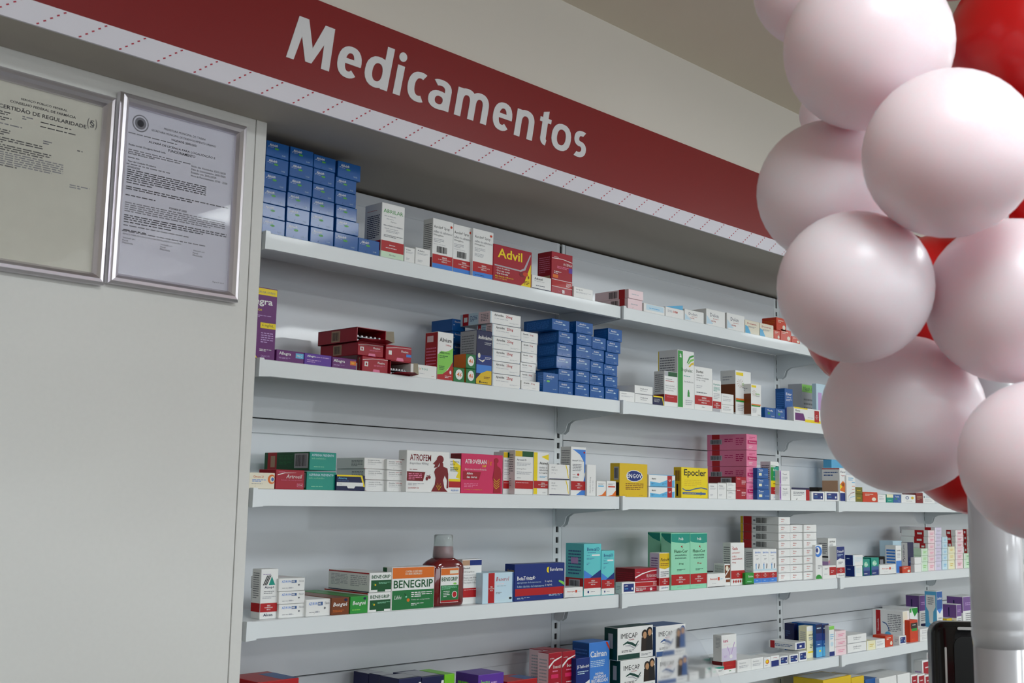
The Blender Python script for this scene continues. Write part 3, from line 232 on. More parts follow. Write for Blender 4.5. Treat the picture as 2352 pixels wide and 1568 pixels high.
'redwh':('w',[('r',0,.35,1,1,'r'),('t','EMS',.45,.15,.6,.25,'gr','b'),('l',.2,.6,.9,.7,1,'ro'),('r',0,.35,1,1,'dr','L'),('r',.2,.4,.8,.6,'w','L')]),
'iuni':('w',[('r',0,0,1,.5,'pll'),('t','iuni',.1,.72,.42,.84,'mg','b'),('l',.12,.6,.6,.66,2,'ppk'),('p',[(.35,.55),(.55,.2),(.58,.2),(.4,.55)],'lil'),('p',[(.85,.7),(.6,.2),(.63,.2),(.9,.7)],'lil'),('e',.62,.15,.1,.08,'w'),('l',.15,.12,.35,.22,2,'lil'),('l',.3,.5,.85,.92,8,'lg','L')]),
'yeldot':('w',[('e',.5,.55,.3,.22,'or'),('e',.45,.58,.2,.13,'y'),('l',.15,.15,.85,.22,1,'nv')]),
'navfoot':('w',[('r',.05,0,.95,.55,'dblu'),('l',.3,.75,.85,.85,1,'r')]),
'navtall':('nv',[('r',0,0,1,.4,'blu'),('r',0,0,1,.4,'blu','L'),('l',.1,.6,.6,.8,3,'ib','L')]),
'creamtall':('ply',[('r',0,.85,1,1,'w'),('t','simeflat',.2,.7,.9,.76,'k','b'),('l',.2,.55,.9,.66,3,'ib'),('l',.3,.3,.8,.45,3,'dg'),('r',.1,.15,.9,.2,'y'),('l',.2,.3,.85,.85,9,'lg','L')]),
'navgrad':('blu',[('r',0,.72,1,1,'nv'),('r',0,.5,1,.72,'dblu'),('r',0,0,1,.3,'lb'),('l',.15,.85,.85,.92,1,'pb'),('l',.2,.35,.85,.42,1,'pb'),('e',.6,.18,.15,.03,'y')]),
'greencap':('w',[('r',0,.88,1,1,'lgr'),('r',0,0,1,.15,'dblu'),('e',.5,.4,.3,.08,'plb'),('l',.15,.55,.85,.75,3,'lb')]),
'bigwhr':('w',[('p',[(0,.6),(.7,.75),(.7,1),(0,1)],'cr'),('l',.2,.2,.7,.5,4,'lg'),('r',.1,0,.26,1,'r','L'),('tv','Nimesulida',.14,.3,.2,.7,'ppk','L'),('l',.5,.3,.95,.9,10,'g','L'),('p',[(.32,.62),(.45,.58),(.55,.4),(.56,.3),(.53,.3),(.52,.4),(.44,.54),(.32,.59)],'ib','L'),('e',.5,.15,.12,.15,'lb','L')]),
'greenv':('w',[('p',[(.2,1),(1,1),(1,.85),(.6,.7)],'gr'),('r',0,.85,.2,1,'gr')]),
'ornlow':('ro',[('r',.1,.62,.95,.88,'dk'),('r',.2,.5,.9,.62,'gr'),('l',.3,.75,.8,.82,1,'w'),('l',.2,.1,.8,.15,1,'or')]),
'syringe':('w',[('r',0,.6,1,1,'blu'),('p',[(0,.6),(.5,.5),(1,.62)],'sky'),('t','Lavitan',.1,.82,.9,.88,'w','b'),('l',.2,.2,.8,.45,3,'lg'),('r',.1,.02,.9,.08,'nv'),('r',0,0,1,1,'lb','L'),('p',[(.1,.92),(.9,.92),(.9,.65),(.7,.55),(.65,.3),(.55,.28),(.55,.1),(.45,.1),(.45,.28),(.35,.3),(.3,.55),(.1,.65)],'w','L'),('l',.25,.7,.75,.88,4,'g','L')]),
'purpw':('w',[('r',0,.6,1,1,'pur'),('l',.15,.75,.85,.85,2,'lil'),('r',0,0,1,.1,'r'),('r',.1,.18,.9,.26,'nv'),('l',.15,.32,.85,.55,4,'g'),('r',0,.55,1,1,'pur','L'),('r',.4,.6,.48,.9,'nv','L'),('l',.2,.1,.8,.5,5,'lg','L')]),
'yellowp':('dy',[('l',.2,.4,.8,.7,2,'or'),('r',.05,.05,.95,.95,'w','T')]),
'crimw':('w',[('p',[(.1,.6),(.95,.75),(.95,.97),(.1,.97)],'crm'),('l',.3,.82,.8,.88,1,'w'),('l',.15,.4,.9,.52,2,'lil'),('l',.15,.3,.85,.8,6,'lil','L')]),
'fluxocor2':('mint',[('p',[(0,.86),(.25,.84),(.5,.83),(.75,.82),(1,.84),(1,1),(0,1)],'teal'),('t','Prolib',.4,.88,.65,.93,'w','b'),('p',[(.5,.76),(.58,.79),(.6,.74),(.55,.72),(.6,.75)],'r'),('t','FluxoCor',.15,.65,.88,.71,'dg','b'),('t','simvastatina',.18,.59,.82,.63,'ig'),('t','meloxicam',.2,.54,.8,.58,'ig'),('t','40 mg',.4,.43,.65,.47,'r','b'),('l',.3,.32,.75,.36,2,'ig'),('r',0,.07,1,.26,'r'),('l',.3,.03,.8,.04,1,'g'),('t','VENDA',.4,.187,.6,.22,'w','b'),('t','SOB PRESCRIÇÃO',.25,.15,.75,.178,'w','b'),('t','MÉDICA',.39,.11,.61,.141,'w','b'),('p',[(0,.97),(.4,.88),(1,.82),(1,1),(0,1)],'teal','L')]),
'mintplain':('mint',[('p',[(0,.98),(.4,.9),(1,.84),(1,1),(0,1)],'teal','L')]),
}

for k,c in COL.items():
    mat('card_'+k,c,rough=.36,noise=.02,scale=25,spec=.3,coat=.04)
MT['card_blu'].node_tree.nodes['Principled BSDF'].inputs['Coat Weight'].default_value=.3
MT['card_blu'].node_tree.nodes['Principled BSDF'].inputs['Coat Roughness'].default_value=.08
def build_print(des,w,d,h,name='printed_design'):
    """flat print of a carton laid on its faces; returns a mesh"""
    V=[];F=[];FM=[];mats=[]
    lay={'F':0,'L':0,'T':0}
    def mi(c):
        if c not in mats: mats.append(c)
        return mats.index(c)
    def put(face,pts,faces,c):
        e=.00012+.00005*lay[face]; b=len(V)
        for s,t in pts:
            s=min(1,max(0,s)) if face!='F' else min(1,max(0,s)); t=min(1,max(0,t))
            s=.012+s*.976; t=.014+t*.968
            if face=='F': V.append((s*w,-e,t*h))
            elif face=='L': V.append((-e,(1-s)*d,t*h))
            else: V.append((s*w,t*d,h-min(.0006,h*.02)+e))
        for f in faces: F.append(tuple(b+i for i in f)); FM.append(mi(c))
    for el in DES[des][1]:
        k=el[0]
        if k=='f' or el[-1]=='X': continue
        face='F'
        if el[-1] in ('L','T') : face=el[-1]; el=el[:-1]
        lay[face]+=1
        if k=='r':
            _,a,b,c_,d_,c=el[:6]
            put(face,[(a,b),(c_,b),(c_,d_),(a,d_)],[(0,1,2,3)],c)
        elif k=='p':
            pts=el[1]; c=el[2]
            from mathutils.geometry import tessellate_polygon
            tr=tessellate_polygon([[Vector((x,y,0)) for x,y in pts]])
            put(face,pts,[t for t in tr],c)
        elif k=='e':
            _,cx,cy,rx,ry,c=el[:6]; n=14
            put(face,[(cx+rx*math.cos(i*2*math.pi/n),cy+ry*math.sin(i*2*math.pi/n)) for i in range(n)],[tuple(range(n))],c)
        elif k=='l':
            _,a,b,c_,d_,n,c=el[:7]; rnd=random.Random(int(a*1000+b*77+n)); st=(d_-b)/n
            for i in range(n):
                y=b+st*i+st*.22; x=a; end=c_ if i else a+(c_-a)*rnd.uniform(.5,.95)
                while x<end-.02:
                    L=rnd.uniform(.05,.16)*(1 if c_-a>.4 else .7); x2=min(end,x+L)
                    put(face,[(x,y),(x2,y),(x2,y+st*.42),(x,y+st*.42)],[(0,1,2,3)],c); x=x2+.018
        elif k=='b':
            _,a,b,c_,d_,c=el[:6]; rnd=random.Random(5); x=a
            while x<c_:
                ww=rnd.choice((.018,.03,.045))*(c_-a)*1.2; put(face,[(x,b),(min(x+ww,c_),b),(min(x+ww,c_),d_),(x,d_)],[(0,1,2,3)],c); x+=ww+rnd.choice((.02,.03))*(c_-a)*1.2
        elif k in('t','tv'):
            s=el[1];a,b,c_,d_,c=el[2:7]; fl=''.join(el[7:])
            big=(d_-b)*h>.012
            v,f,_=text_geo(s,fl,3 if big else 1)
            if k=='t': pts=[(a+x*(c_-a),b+y*(d_-b)) for x,y in v]
            else: pts=[(c_-y*(c_-a),b+x*(d_-b)) for x,y in v]
            put(face,pts,f,c)
    # normals: orient every polygon outward
    me=bpy.data.meshes.new(name)
    G=[]
    for f in F:
        a,b,c=(Vector(V[i]) for i in f[:3]); n=(b-a).cross(c-a)
        out=n.y<0 if abs(n.y)>=max(abs(n.x),abs(n.z)) else (n.x<0 if abs(n.x)>=abs(n.z) else n.z>0)
        G.append(f if out else f[::-1])
    me.from_pydata(V,[],G)
    for c in mats: me.materials.append(MT['card_'+c])
    me.polygons.foreach_set('material_index',FM); me.update(); return me
MC={}
def carton(x,y,z,w,d,h,des,label,group,kind):
    key=(des,w,d,h,kind=='open')
    col='card_'+DES[des][0]
    if key not in MC:
        bm=bmesh.new()
        if kind=='open':
            t=.0012
            box(bm,0,0,0,w,d,t); box(bm,0,0,h-t,w,d,h); box(bm,0,0,0,t,d,h); box(bm,w-t,0,0,w,d,h); box(bm,0,d-t,0,w,d,h)
        else: box(bm,0,0,0,w,d,h-min(.0006,h*.02),bev=min(.0011,h*.06))
        me=bpy.data.meshes.new('medicine_box'); bm.to_mesh(me); bm.free(); me.materials.append(MT[col])
        pr=build_print(des,w,d,h) if (DES[des][1] and any(e[0]!='f' for e in DES[des][1])) else None
        if kind=='open' and pr:
            bm=bmesh.new(); bm.from_mesh(pr); fs=[f for f in bm.faces if f.normal.y<-.5]; bmesh.ops.delete(bm,geom=fs,context='FACES'); bm.to_mesh(pr); bm.free()
            if not len(pr.polygons): pr=None
        MC[key]=(me,pr)
    me,pr=MC[key]
    o=link('medicine_box',me,None,(x,y,z)); tag(o,label,'carton',group or None)
    if pr: link('printed_design',pr,o)
    if any(e[0]=='f' for e in DES[des][1]) and kind!='open':
        fk=('flap',w,h)
        if fk not in MC:
            bm=bmesh.new(); prism(bm,[(w*.03,h*.02),(w*.97,h*.02),(w*.95,h*.1),(w*.68,h*.11),(w*.64,h*.2),(w*.36,h*.2),(w*.32,h*.11),(w*.05,h*.1)],'y',-.0007,0)
            fm=bpy.data.meshes.new('tuck_flap'); bm.to_mesh(fm); bm.free(); fm.materials.append(MT[col]); MC[fk]=fm
        fm=MC[fk]
        if fm.materials[0]!=MT[col]: fm=fm.copy(); fm.materials.clear(); fm.materials.append(MT[col]); MC[fk]=fm
        link('tuck_flap',fm,o)
    if kind=='flap':
        bm=bmesh.new(); prism(bm,[(.002,h),(w*.97,h),(w*.97,h+.012),(w*.1,h+.001)],'y',.002,.003)
        f=mk('raised_flap',bm,MT['card_lb'],o); f['label']='blue raised flap'
    if kind=='open':
        # torn lid flap, blister pack inside
        bm=bmesh.new()
        v=[bm.verts.new(p) for p in ((0,0,.001),(w,0,.001),(w*1.02,-.022,-.001+.004),(w*.7,-.03,.006),(w*.3,-.024,.002),(-.0,-.018,.004))]
        bm.faces.new(v); bmesh.ops.solidify(bm,geom=bm.faces[:],thickness=.0006)
        mk('torn_flap',bm,MT[col],o)
        bm=bmesh.new(); v=[bm.verts.new(p) for p in ((w,0,0.002),(w,0,h-.001),(w*1.14,-.012,h*.95),(w*1.16,-.014,.004))]
        bm.faces.new(v); bmesh.ops.solidify(bm,geom=bm.faces[:],thickness=.0006)
        f=mk('side_flap',bm,MT['card_cr'],o); f['label']='cream inside of the open side flap'
        bm=bmesh.new()
        for k in range(2):
            zz=.0015+k*.008; box(bm,.003,.004,zz,w-.004,d*.9,zz+.0006)
            for i in range(6):
                for j in range(2):
                    cx=.008+(w-.018)*i/5; box(bm,cx-.0028,.007+j*.014,zz+.0006,cx+.0028,.016+j*.014,zz+.005,bev=.0012)
        f=mk('blister_pack',bm,mat('blister_foil',(170,172,176),rough=.3,metal=.8),o); f['label']='silver blister pack'
    return o
# ------------------------------------------------------------------ setting
W=1.0487; D=.2; SZ=[1.971,1.7394,1.5085,1.2785,1.0505,.822,.59,.3]
m_wall=mat('wall_paint',(220,214,204),rough=.85,noise=.02,scale=3,bump=.05)
m_ceil=mat('ceiling_paint',(232,222,204),rough=.9,noise=.02,scale=3)
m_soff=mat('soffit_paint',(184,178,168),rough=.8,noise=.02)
m_floor=mat('floor_tile',(74,72,70),rough=.3,noise=.03,scale=2)
m_steel=mat('white_steel',(226,232,234),rough=.33,noise=.01,scale=8,coat=.2)
m_panel=mat('back_panel_white',(214,218,222),rough=.28,noise=.015,scale=6,coat=.3)
m_dark=mat('slot_dark',(26,26,28),rough=.8)  # dark backing colour stands in for the shade inside the upright slots
m_lam=mat('cabinet_laminate',(220,220,216),rough=.45,noise=.025,scale=120,bump=.04)
X0,X1,Y0,Y1,H=-3.2,6.4,-7.0,.26,2.585
def slab(name,*a,m=m_wall):
    bm=bmesh.new(); box(bm,*a); return struct(mk(name,bm,m))
slab('floor',X0,Y0,-.05,X1,Y1,0,m=m_floor); slab('ceiling',X0,Y0,H,X1,Y1+.1,H+.05,m=m_ceil)
slab('wall_back',X0,Y1,0,X1,Y1+.1,H); slab('wall_left',X0-.1,Y0,0,X0,Y1+.1,H); slab('wall_right',X1,Y0,0,X1+.1,Y1+.1,H)
# front wall with the wide shop window behind the camera
for a in ((X0,0,-2.3,H),(5.5,0,X1,H),(-2.3,0,5.5,1.1),(-2.3,2.5,5.5,H)):
    bm=bmesh.new(); box(bm,a[0],Y0-.1,a[1],a[2],Y0,a[3]); struct(mk('wall_front',bm,m_wall))
# bulkhead above the shelves: fascia and soffit
YB=-.148; ZB=2.166
bm=bmesh.new(); box(bm,X0,YB+.004,ZB,X1,Y1,H); struct(mk('trim_1',bm,[m_wall]))
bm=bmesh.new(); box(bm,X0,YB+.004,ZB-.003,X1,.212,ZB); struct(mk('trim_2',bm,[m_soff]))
# sign
m_red=mat('sign_red_vinyl',(132,16,20),rough=.38,noise=.03,scale=5)
m_swh=mat('sign_white_vinyl',(226,224,233),rough=.45,noise=.01)
m_let=mat('sign_letter_white',(222,222,224),rough=.5,noise=.01)
sg=empty('sign',(0,YB,ZB)); tag(sg,'long red fascia sign reading Medicamentos above the shelves','sign')
bm=bmesh.new(); box(bm,X0+.01,0,.0325,X1-.01,.004,.2); mk('red_panel',bm,m_red,sg)
bm=bmesh.new(); box(bm,X0+.01,0,-.003,X1-.01,.004,.0325); st=mk('white_strip',bm,m_swh,sg); st['label']='white strip with slanting dotted lines'
bm=bmesh.new()
for i in range(-40,90):
    xb=-.0963+.0635*i
    if not X0+.1<xb<X1-.1: continue
    for j in range(5):
        t=j/4; x=xb+.0385*t; z=-.001+.0285*t; 
        vs=[bm.verts.new(p) for p in ((x-.0022,-.0005,z-.0006),(x+.0018,-.0005,z+.0014),(x+.001,-.0005,z+.0034),(x-.003,-.0005,z+.0014))]
        bm.faces.new(vs)
dt=mk('dotted_lines',bm,mat('sign_dot_red',(176,24,54),rough=.5),st); dt['kind']='stuff'
# bold slanted letters built stroke by stroke (local x, height above baseline)
SX,TW,TH,XH=.187,.0168,.0125,.0605
def arc_s(cx,cz,ax,az,a0,a1,tx=TW,tz=TH,n=22,e=2.3):
    def pt(rx,rz,t):
        c,s=math.cos(t),math.sin(t); k=(abs(c)**e+abs(s)**e)**(-1/e); return (cx+rx*c*k,cz+rz*s*k)
    out=[]
    for i in range(n+1):
        t=math.radians(a0+(a1-a0)*i/n); out.append((pt(ax,az,t),pt(ax-tx,az-tz,t)))
    return out
def bar(x0,z0,x1,z1): return [((x0,z0),(x1,z0)),((x0,z1),(x1,z1))]
def ring(x0,x1,z0,z1,a0=0,a1=360,**k): return arc_s((x0+x1)/2,(z0+z1)/2,(x1-x0)/2,(z1-z0)/2,a0,a1,**k)
def arch(x0,x1):
    cx=(x0+x1)/2; r=(x1-x0)/2; zc=XH-.026
    return [ring(x0,x1,zc-.026,XH+.001,0,175,tz=.0135),bar(x1-TW,0,x1,zc+.0005)]
def G_M(a,b):
    h=.0815; w=b-a
    return [[((a,0),(a+.0155,0)),((a+.0085,h),(a+.027,h))],[((b-.0175,0),(b,0)),((b-.024,h),(b-.0055,h))],
            [((a+.0085,h),(a+.029,h)),((a+w/2-.0065,.0035),(a+w/2+.0065,.0035+.018))],[((b-.0265,h),(b-.0055,h)),((a+w/2-.0065,.0035),(a+w/2+.0065,.0035))]]
def G_e(a,b): return [ring(a,b,-.0005,XH,-6,312),bar(a+.008,.0265,b-.0012,.0365)]
def G_c(a,b): return [ring(a,b+.01,-.0005,XH,62,298)]
def G_d(a,b): return [ring(a,b-.001,-.0005,XH),bar(b-TW,0,b,.086)]
def G_i(a,b): return [bar(a,0,b,XH-.001),ring(a-.001,b+.001,.0675,.0865,tx=.0094,tz=.0094,e=2)]
def G_a(a,b): return [ring(a,b-.002,-.001,.037,tz=.0105),bar(b-TW,0,b,.042),ring(a-.002,b,.0175,XH,0,128,tz=.0125)]
def G_m(a,b): m=(a+b)/2; return [bar(a,0,a+TW,XH-.001)]+arch(a,m+TW/2)+arch(m-TW/2,b)
def G_n(a,b): return [bar(a,0,a+TW,XH-.001)]+arch(a,b)
def G_t(a,b): return [bar(a,.0505,b,XH),[((a+.008,.014),(a+.008+TW,.014)),((a+.008,.0725),(a+.008+TW,.0775))],ring(a+.008,b+.014,-.0005,.034,180,262,tz=.0125)]
def G_o(a,b): return [ring(a,b,-.0005,XH)]
def G_s(a,b):
    m=(XH+.0125)/2
    return [ring(a+.002,b+.004,m-.0125,XH,60,262,tx=.0155,tz=.0115),ring(a-.006,b,-.0005,m,82,-118,tx=.0155,tz=.0115)]
def letter(fn,a,b):
    bm=bmesh.new()
    def S(p,y): return (p[0]+SX*p[1],y,p[1]+.0765)
    for q,st in enumerate(fn(a,b)):
        y=-.0010-.00003*q; F=[[bm.verts.new(S(p,y)) for p in pr] for pr in st]; Bk=[[bm.verts.new(S(p,-.0001)) for p in pr] for pr in st]
        fs=[]
        for i in range(len(F)-1):
            fs+= [bm.faces.new((F[i][0],F[i+1][0],F[i+1][1],F[i][1])),bm.faces.new((F[i][0],Bk[i][0],Bk[i+1][0],F[i+1][0])),bm.faces.new((F[i][1],F[i+1][1],Bk[i+1][1],Bk[i][1]))]
        fs+=[bm.faces.new((F[0][0],F[0][1],Bk[0][1],Bk[0][0])),bm.faces.new((F[-1][0],Bk[-1][0],Bk[-1][1],F[-1][1]))]
        bmesh.ops.recalc_face_normals(bm,faces=fs)
    for f in bm.faces:
        if abs(f.normal.y)>.9 and f.normal.y>0: f.normal_flip()
    return mk('letter',bm,m_let,sg)
for fn,a,b in ((G_M,-.0535,.0374),(G_e,.050,.1025),(G_d,.112,.1700),(G_i,.1838,.2008),(G_c,.2145,.262),(G_a,.2685,.3245),(G_m,.3395,.4275),(G_e,.442,.4965),(G_n,.508,.5625),(G_t,.5775,.6125),(G_o,.619,.6805),(G_s,.6885,.733)):
    letter(fn,a,b)
# ------------------------------------------------------------------ cabinet at the left
cb=empty('cabinet',(-.6,-.03,0)); tag(cb,'tall pale laminate cabinet side with two framed certificates hung on it','cabinet')
bm=bmesh.new(); box(bm,-1.6,0,0,.6-.0305,.19,2.163,bev=.001); mk('side_board',bm,m_lam,cb)
bm=bmesh.new(); box(bm,.6-.0295,-.001,0,.6-.0075,.19,2.163,bev=.0012); mk('edge_strip',bm,m_lam,cb)
# ------------------------------------------------------------------ shelving frame
fr=empty('shelving_frame',(0,D,0)); tag(fr,'white slotted steel shelving frame with back panels behind all the cartons','shelving')
for b in range(4):
    for k,(za,zb) in enumerate(((1.6496,2.155),(1.1402,1.6476),(.631,1.1382),(.12,.629))):
        bm=bmesh.new(); xa,xb=b*W+.017+(.01 if b==0 else 0),(b+1)*W-.017
        # folded panel: face with a shallow ridge near its top edge
        pr=[(0,za),(0,zb-.03),(-.0015,zb-.028),(-.0015,zb-.001),(.001,zb),(.012,zb),(.012,za)]
        prism(bm,pr,'x',xa,xb); mk('back_panel',bm,m_panel,fr)
for j in range(5):
    bm=bmesh.new(); x=j*W
    box(bm,x-.016,0,0,x-.005,.03,2.155); box(bm,x+.005,0,0,x+.016,.03,2.155); box(bm,x-.016,.004,0,x+.016,.03,2.15,mi=1)
    z=.2
    while z<2.13: box(bm,x-.0051,.0002,z,x+.0051,.003,z+.012); z+=.0262
    mk('upright',bm,[m_steel,m_dark],fr)
# ------------------------------------------------------------------ shelves
LV=['top','second','third','fourth','fifth','sixth','seventh']; BY=['leftmost','second','third','rightmost']
cache={}
for b in range(4):
    for k,z in enumerate(SZ[:7]):
        x0=b*W+(.0165 if b==0 else .002); x1=(b+1)*W-.002; L=x1-x0
        key=(round(L,4))
        if key not in cache:
            bm=bmesh.new()
            pr=[(.001,0),(D-.004,0),(D-.004,-.0012),(.0022,-.0012),(.0012,-.0285),(.012,-.0285),(.012,-.0296),(0,-.0296),(0,-.001)]
            prism(bm,pr,'x',0,L)
            me=bpy.data.meshes.new('shelf'); bm.to_mesh(me); bm.free(); me.materials.append(m_steel)
            pb=[(.008,-.0014),(D-.003,-.0014),(D-.003,-.075),(D-.018,-.078),(D-.03,-.07),(D-.036,-.052),(D-.05,-.044),(.03,-.033),(.008,-.031)]
            bm=bmesh.new(); prism(bm,pb,'x',0,.002); bl=bpy.data.meshes.new('bracket'); bm.to_mesh(bl); bm.free(); bl.materials.append(m_steel)
            bm=bmesh.new()
            fsx=prism(bm,[(0,.0015),(.009,.0015),(.0215,-.031),(-.0005,-.0325)],'y',-.0075,.004)
            ce=bpy.data.meshes.new('end_cap'); bm.to_mesh(ce); bm.free(); ce.materials.append(m_steel)
            cache[key]=(me,bl,ce)
        me,bl,ce=cache[key]
        s=link('shelf',me,None,(x0,0,z)); tag(s,'white steel shelf board, %s level of the %s shelving bay'%(LV[k],BY[b]),'shelf','white steel shelf boards')
        link('bracket',bl,s,(.004,0,0)); link('bracket',bl,s,(L-.006,0,0))
        link('end_cap',ce,s,(0,0,0))
        #CUT#
# ------------------------------------------------------------------ certificates
m_al=mat('frame_aluminium',(228,224,230),rough=.32,metal=1,noise=.02)
m_gl=mat('frame_glass',(255,255,255),rough=.02,noise=0,Transmission_Weight=1.0,IOR=1.45,Alpha=.25)
m_p1=mat('paper_cream',(202,200,188),rough=.7,noise=.05,scale=30); m_p2=mat('paper_white',(206,206,218),rough=.7,noise=.02,scale=30)
m_ink=mat('ink_grey',(50,50,58),rough=.8); m_ink2=mat('ink_light_grey',(120,120,128),rough=.8)
def certificate(x,z,w,h,label,mp,texts,lines,circ):
    """x,z = lower left corner of the frame on the cabinet face y=-.031"""
    t=empty('picture_frame',(x,-.0315,z)); tag(t,label,'certificate')
    fwid=.019
    def rail(pts,axis,a,b,flip=False):
        pass
    prof=[(0,0),(.0,-.012),(.004,-.017),(.009,-.018),(.014,-.014),(.018,-.008),(.018,-.004),(.018,0)]  # (inward, y)
    cs=[(0,0),(w,0),(w,h),(0,h)]; ins=[(1,1),(-1,1),(-1,-1),(1,-1)]
    for i in range(4):
        bm=bmesh.new(); A=cs[i];B=cs[(i+1)%4]; ia=ins[i]; ib=ins[(i+1)%4]
        ra=[bm.verts.new((A[0]+ia[0]*p,y,A[1]+ia[1]*p)) for p,y in prof]; rb=[bm.verts.new((B[0]+ib[0]*p,y,B[1]+ib[1]*p)) for p,y in prof]
        n=len(prof)
        for k in range(n): bm.faces.new((ra[k],ra[(k+1)%n],rb[(k+1)%n],rb[k]))
        bm.faces.new(ra[::-1]); bm.faces.new(rb); bmesh.ops.recalc_face_normals(bm,faces=bm.faces[:]); mk('frame_rail',bm,m_al,t)
    bm=bmesh.new(); box(bm,.016,-.003,.016,w-.016,-.001,h-.016); pp=mk('paper',bm,mp,t)
    V=[];F=[];MI=[]
    IW=w-.036; IH=h-.036
    def q(a,b,c,d,mi=0,y=-.0032):
        i=len(V); V.extend([(.018+a*IW,y,.018+b*IH),(.018+c*IW,y,.018+b*IH),(.018+c*IW,y,.018+d*IH),(.018+a*IW,y,.018+d*IH)]); F.append((i,i+1,i+2,i+3)); MI.append(mi)
    for s,a,b,c,d,fl in texts:
        v,f,_=text_geo(s,fl,2); i=len(V); V.extend([(.018+(a+p*(c-a))*IW,-.0032,.018+(b+r*(d-b))*IH) for p,r in v]); F.extend([tuple(i+j for j in g) for g in f]); MI.extend([0]*len(f))
    rnd=random.Random(3)
    for a,b,c,n,mi in lines:
        for k in range(n):
            y=b-k*.0125; xx=a; e=c if k<n-1 else a+(c-a)*rnd.uniform(.4,.9)
            while xx<e:
                L=rnd.uniform(.02,.07); q(xx,y,min(xx+L,e),y+.0055,mi); xx+=L+.01
    for cx,cy,rr in circ:
        for (r1,mi,y) in ((rr,1,-.0031),(rr*.86,2,-.0032),(rr*.7,1,-.0033),(rr*.4,0,-.0034)):
            i=len(V); V.extend([(.018+cx*IW+r1*math.cos(k*math.pi/12),y,.018+cy*IH+r1*math.sin(k*math.pi/12)) for k in range(24)]); F.append(tuple(range(i,i+24))); MI.append(mi)
    if circ==[]: pass
    me=bpy.data.meshes.new('printed_text'); me.from_pydata(V,[],F)
    for m in (m_ink,m_ink2,mp): me.materials.append(m)
    me.polygons.foreach_set('material_index',MI); me.update(); link('printed_text',me,pp)
    bm=bmesh.new(); box(bm,.016,-.0052,.016,w-.016,-.004,h-.016); mk('glass_pane',bm,m_gl,t)
    return t
certificate(-.2945,1.826,.2375,.3145,'right-hand silver framed business licence with round seal on white paper',m_p2,
 [('PREFEITURA MUNICIPAL DE ITABIRA',.33,.915,.72,.927,''),('SECRETARIA MUNICIPAL DE DESENVOLVIMENTO URBANO',.22,.888,.82,.9,''),('VALIDADE: 20/01/2021',.4,.86,.64,.873,'b'),
  ('ALVARÁ DE LICENÇA PARA LOCALIZAÇÃO E',.2,.81,.82,.828,'b'),('FUNCIONAMENTO',.38,.787,.63,.804,'b'),('Razão social: Drogaria Senadi Ltda.',.03,.767,.36,.78,'b'),('Inscrição Municipal: 30001',.03,.715,.26,.727,'b'),('Tipo de Unidade: Produtiva',.03,.668,.28,.68,'b'),
  ('Início das Atividades: 02/01/2020',.6,.73,.93,.742,''),('Data de Licenciamento: 20/01/2020',.6,.71,.93,.722,''),('Emissão em: 20/01/2020',.6,.69,.84,.702,''),('Hora de Funcionamento: 07:00 - 22:00',.6,.67,.95,.682,''),
  ('ATIVIDADES',.03,.635,.14,.646,'b'),('PORTARIA Nº 1/2020',.42,.44,.58,.452,'b'),('ESPAÇO PARA USO EXCLUSIVO DA FISCALIZAÇÃO MUNICIPAL',.03,.235,.55,.247,''),('Vistoriado por:',.03,.212,.14,.222,''),('Fiscal:',.03,.198,.08,.208,''),('Matrícula',.03,.184,.12,.194,''),('Vistoriado por:',.36,.212,.47,.222,''),('Fiscal:',.36,.198,.41,.208,''),('Matrícula',.36,.184,.45,.194,''),('Vistoriado por:',.66,.212,.77,.222,''),('Fiscal:',.66,.198,.71,.208,''),('Matrícula',.66,.184,.75,.194,''),('Página 01 de 01',.86,.04,.97,.05,'')],
 [(.03,.742,.6,2,1),(.03,.695,.26,1,1),(.03,.622,.75,6,0),(.03,.545,.4,1,0),(.03,.52,.97,2,0),(.03,.47,.5,1,0),(.03,.425,.95,5,1),(.03,.35,.97,3,0),(.03,.31,.6,1,0),(.03,.29,.7,1,1),(.03,.262,.3,1,0),(.02,.655,.98,1,1),(.02,.842,.98,1,1),(.02,.255,.98,1,1)],[(.12,.915,.0145)])
certificate(-.5385,1.8205,.2375,.3065,'left-hand silver framed pharmacy certificate cut by the photo edge, cream paper',m_p1,
 [('§',.905,.86,.945,.905,''),('(',.885,.85,.9,.915,''),(')',.95,.85,.965,.915,''),('SERVIÇO PÚBLICO FEDERAL',.36,.915,.72,.932,'b'),('CONSELHO FEDERAL DE FARMÁCIA',.28,.888,.79,.906,'b'),('CERTIDÃO DE REGULARIDADE',.2,.845,.88,.872,'b')],
 [(.2,.822,.3,2,0),(.38,.822,.46,2,1),(.52,.815,.9,1,0),(.52,.79,.86,1,0),(.03,.79,.3,2,0),(.03,.755,.6,1,1),(.03,.72,.3,3,0),(.03,.675,.55,3,0),(.55,.71,.62,2,1),(.82,.7,.9,1,0),(.03,.635,.62,3,0),(.03,.595,.72,6,1),(.03,.52,.45,1,0),(.78,.49,.94,2,1)],[(.07,.905,.0105)])
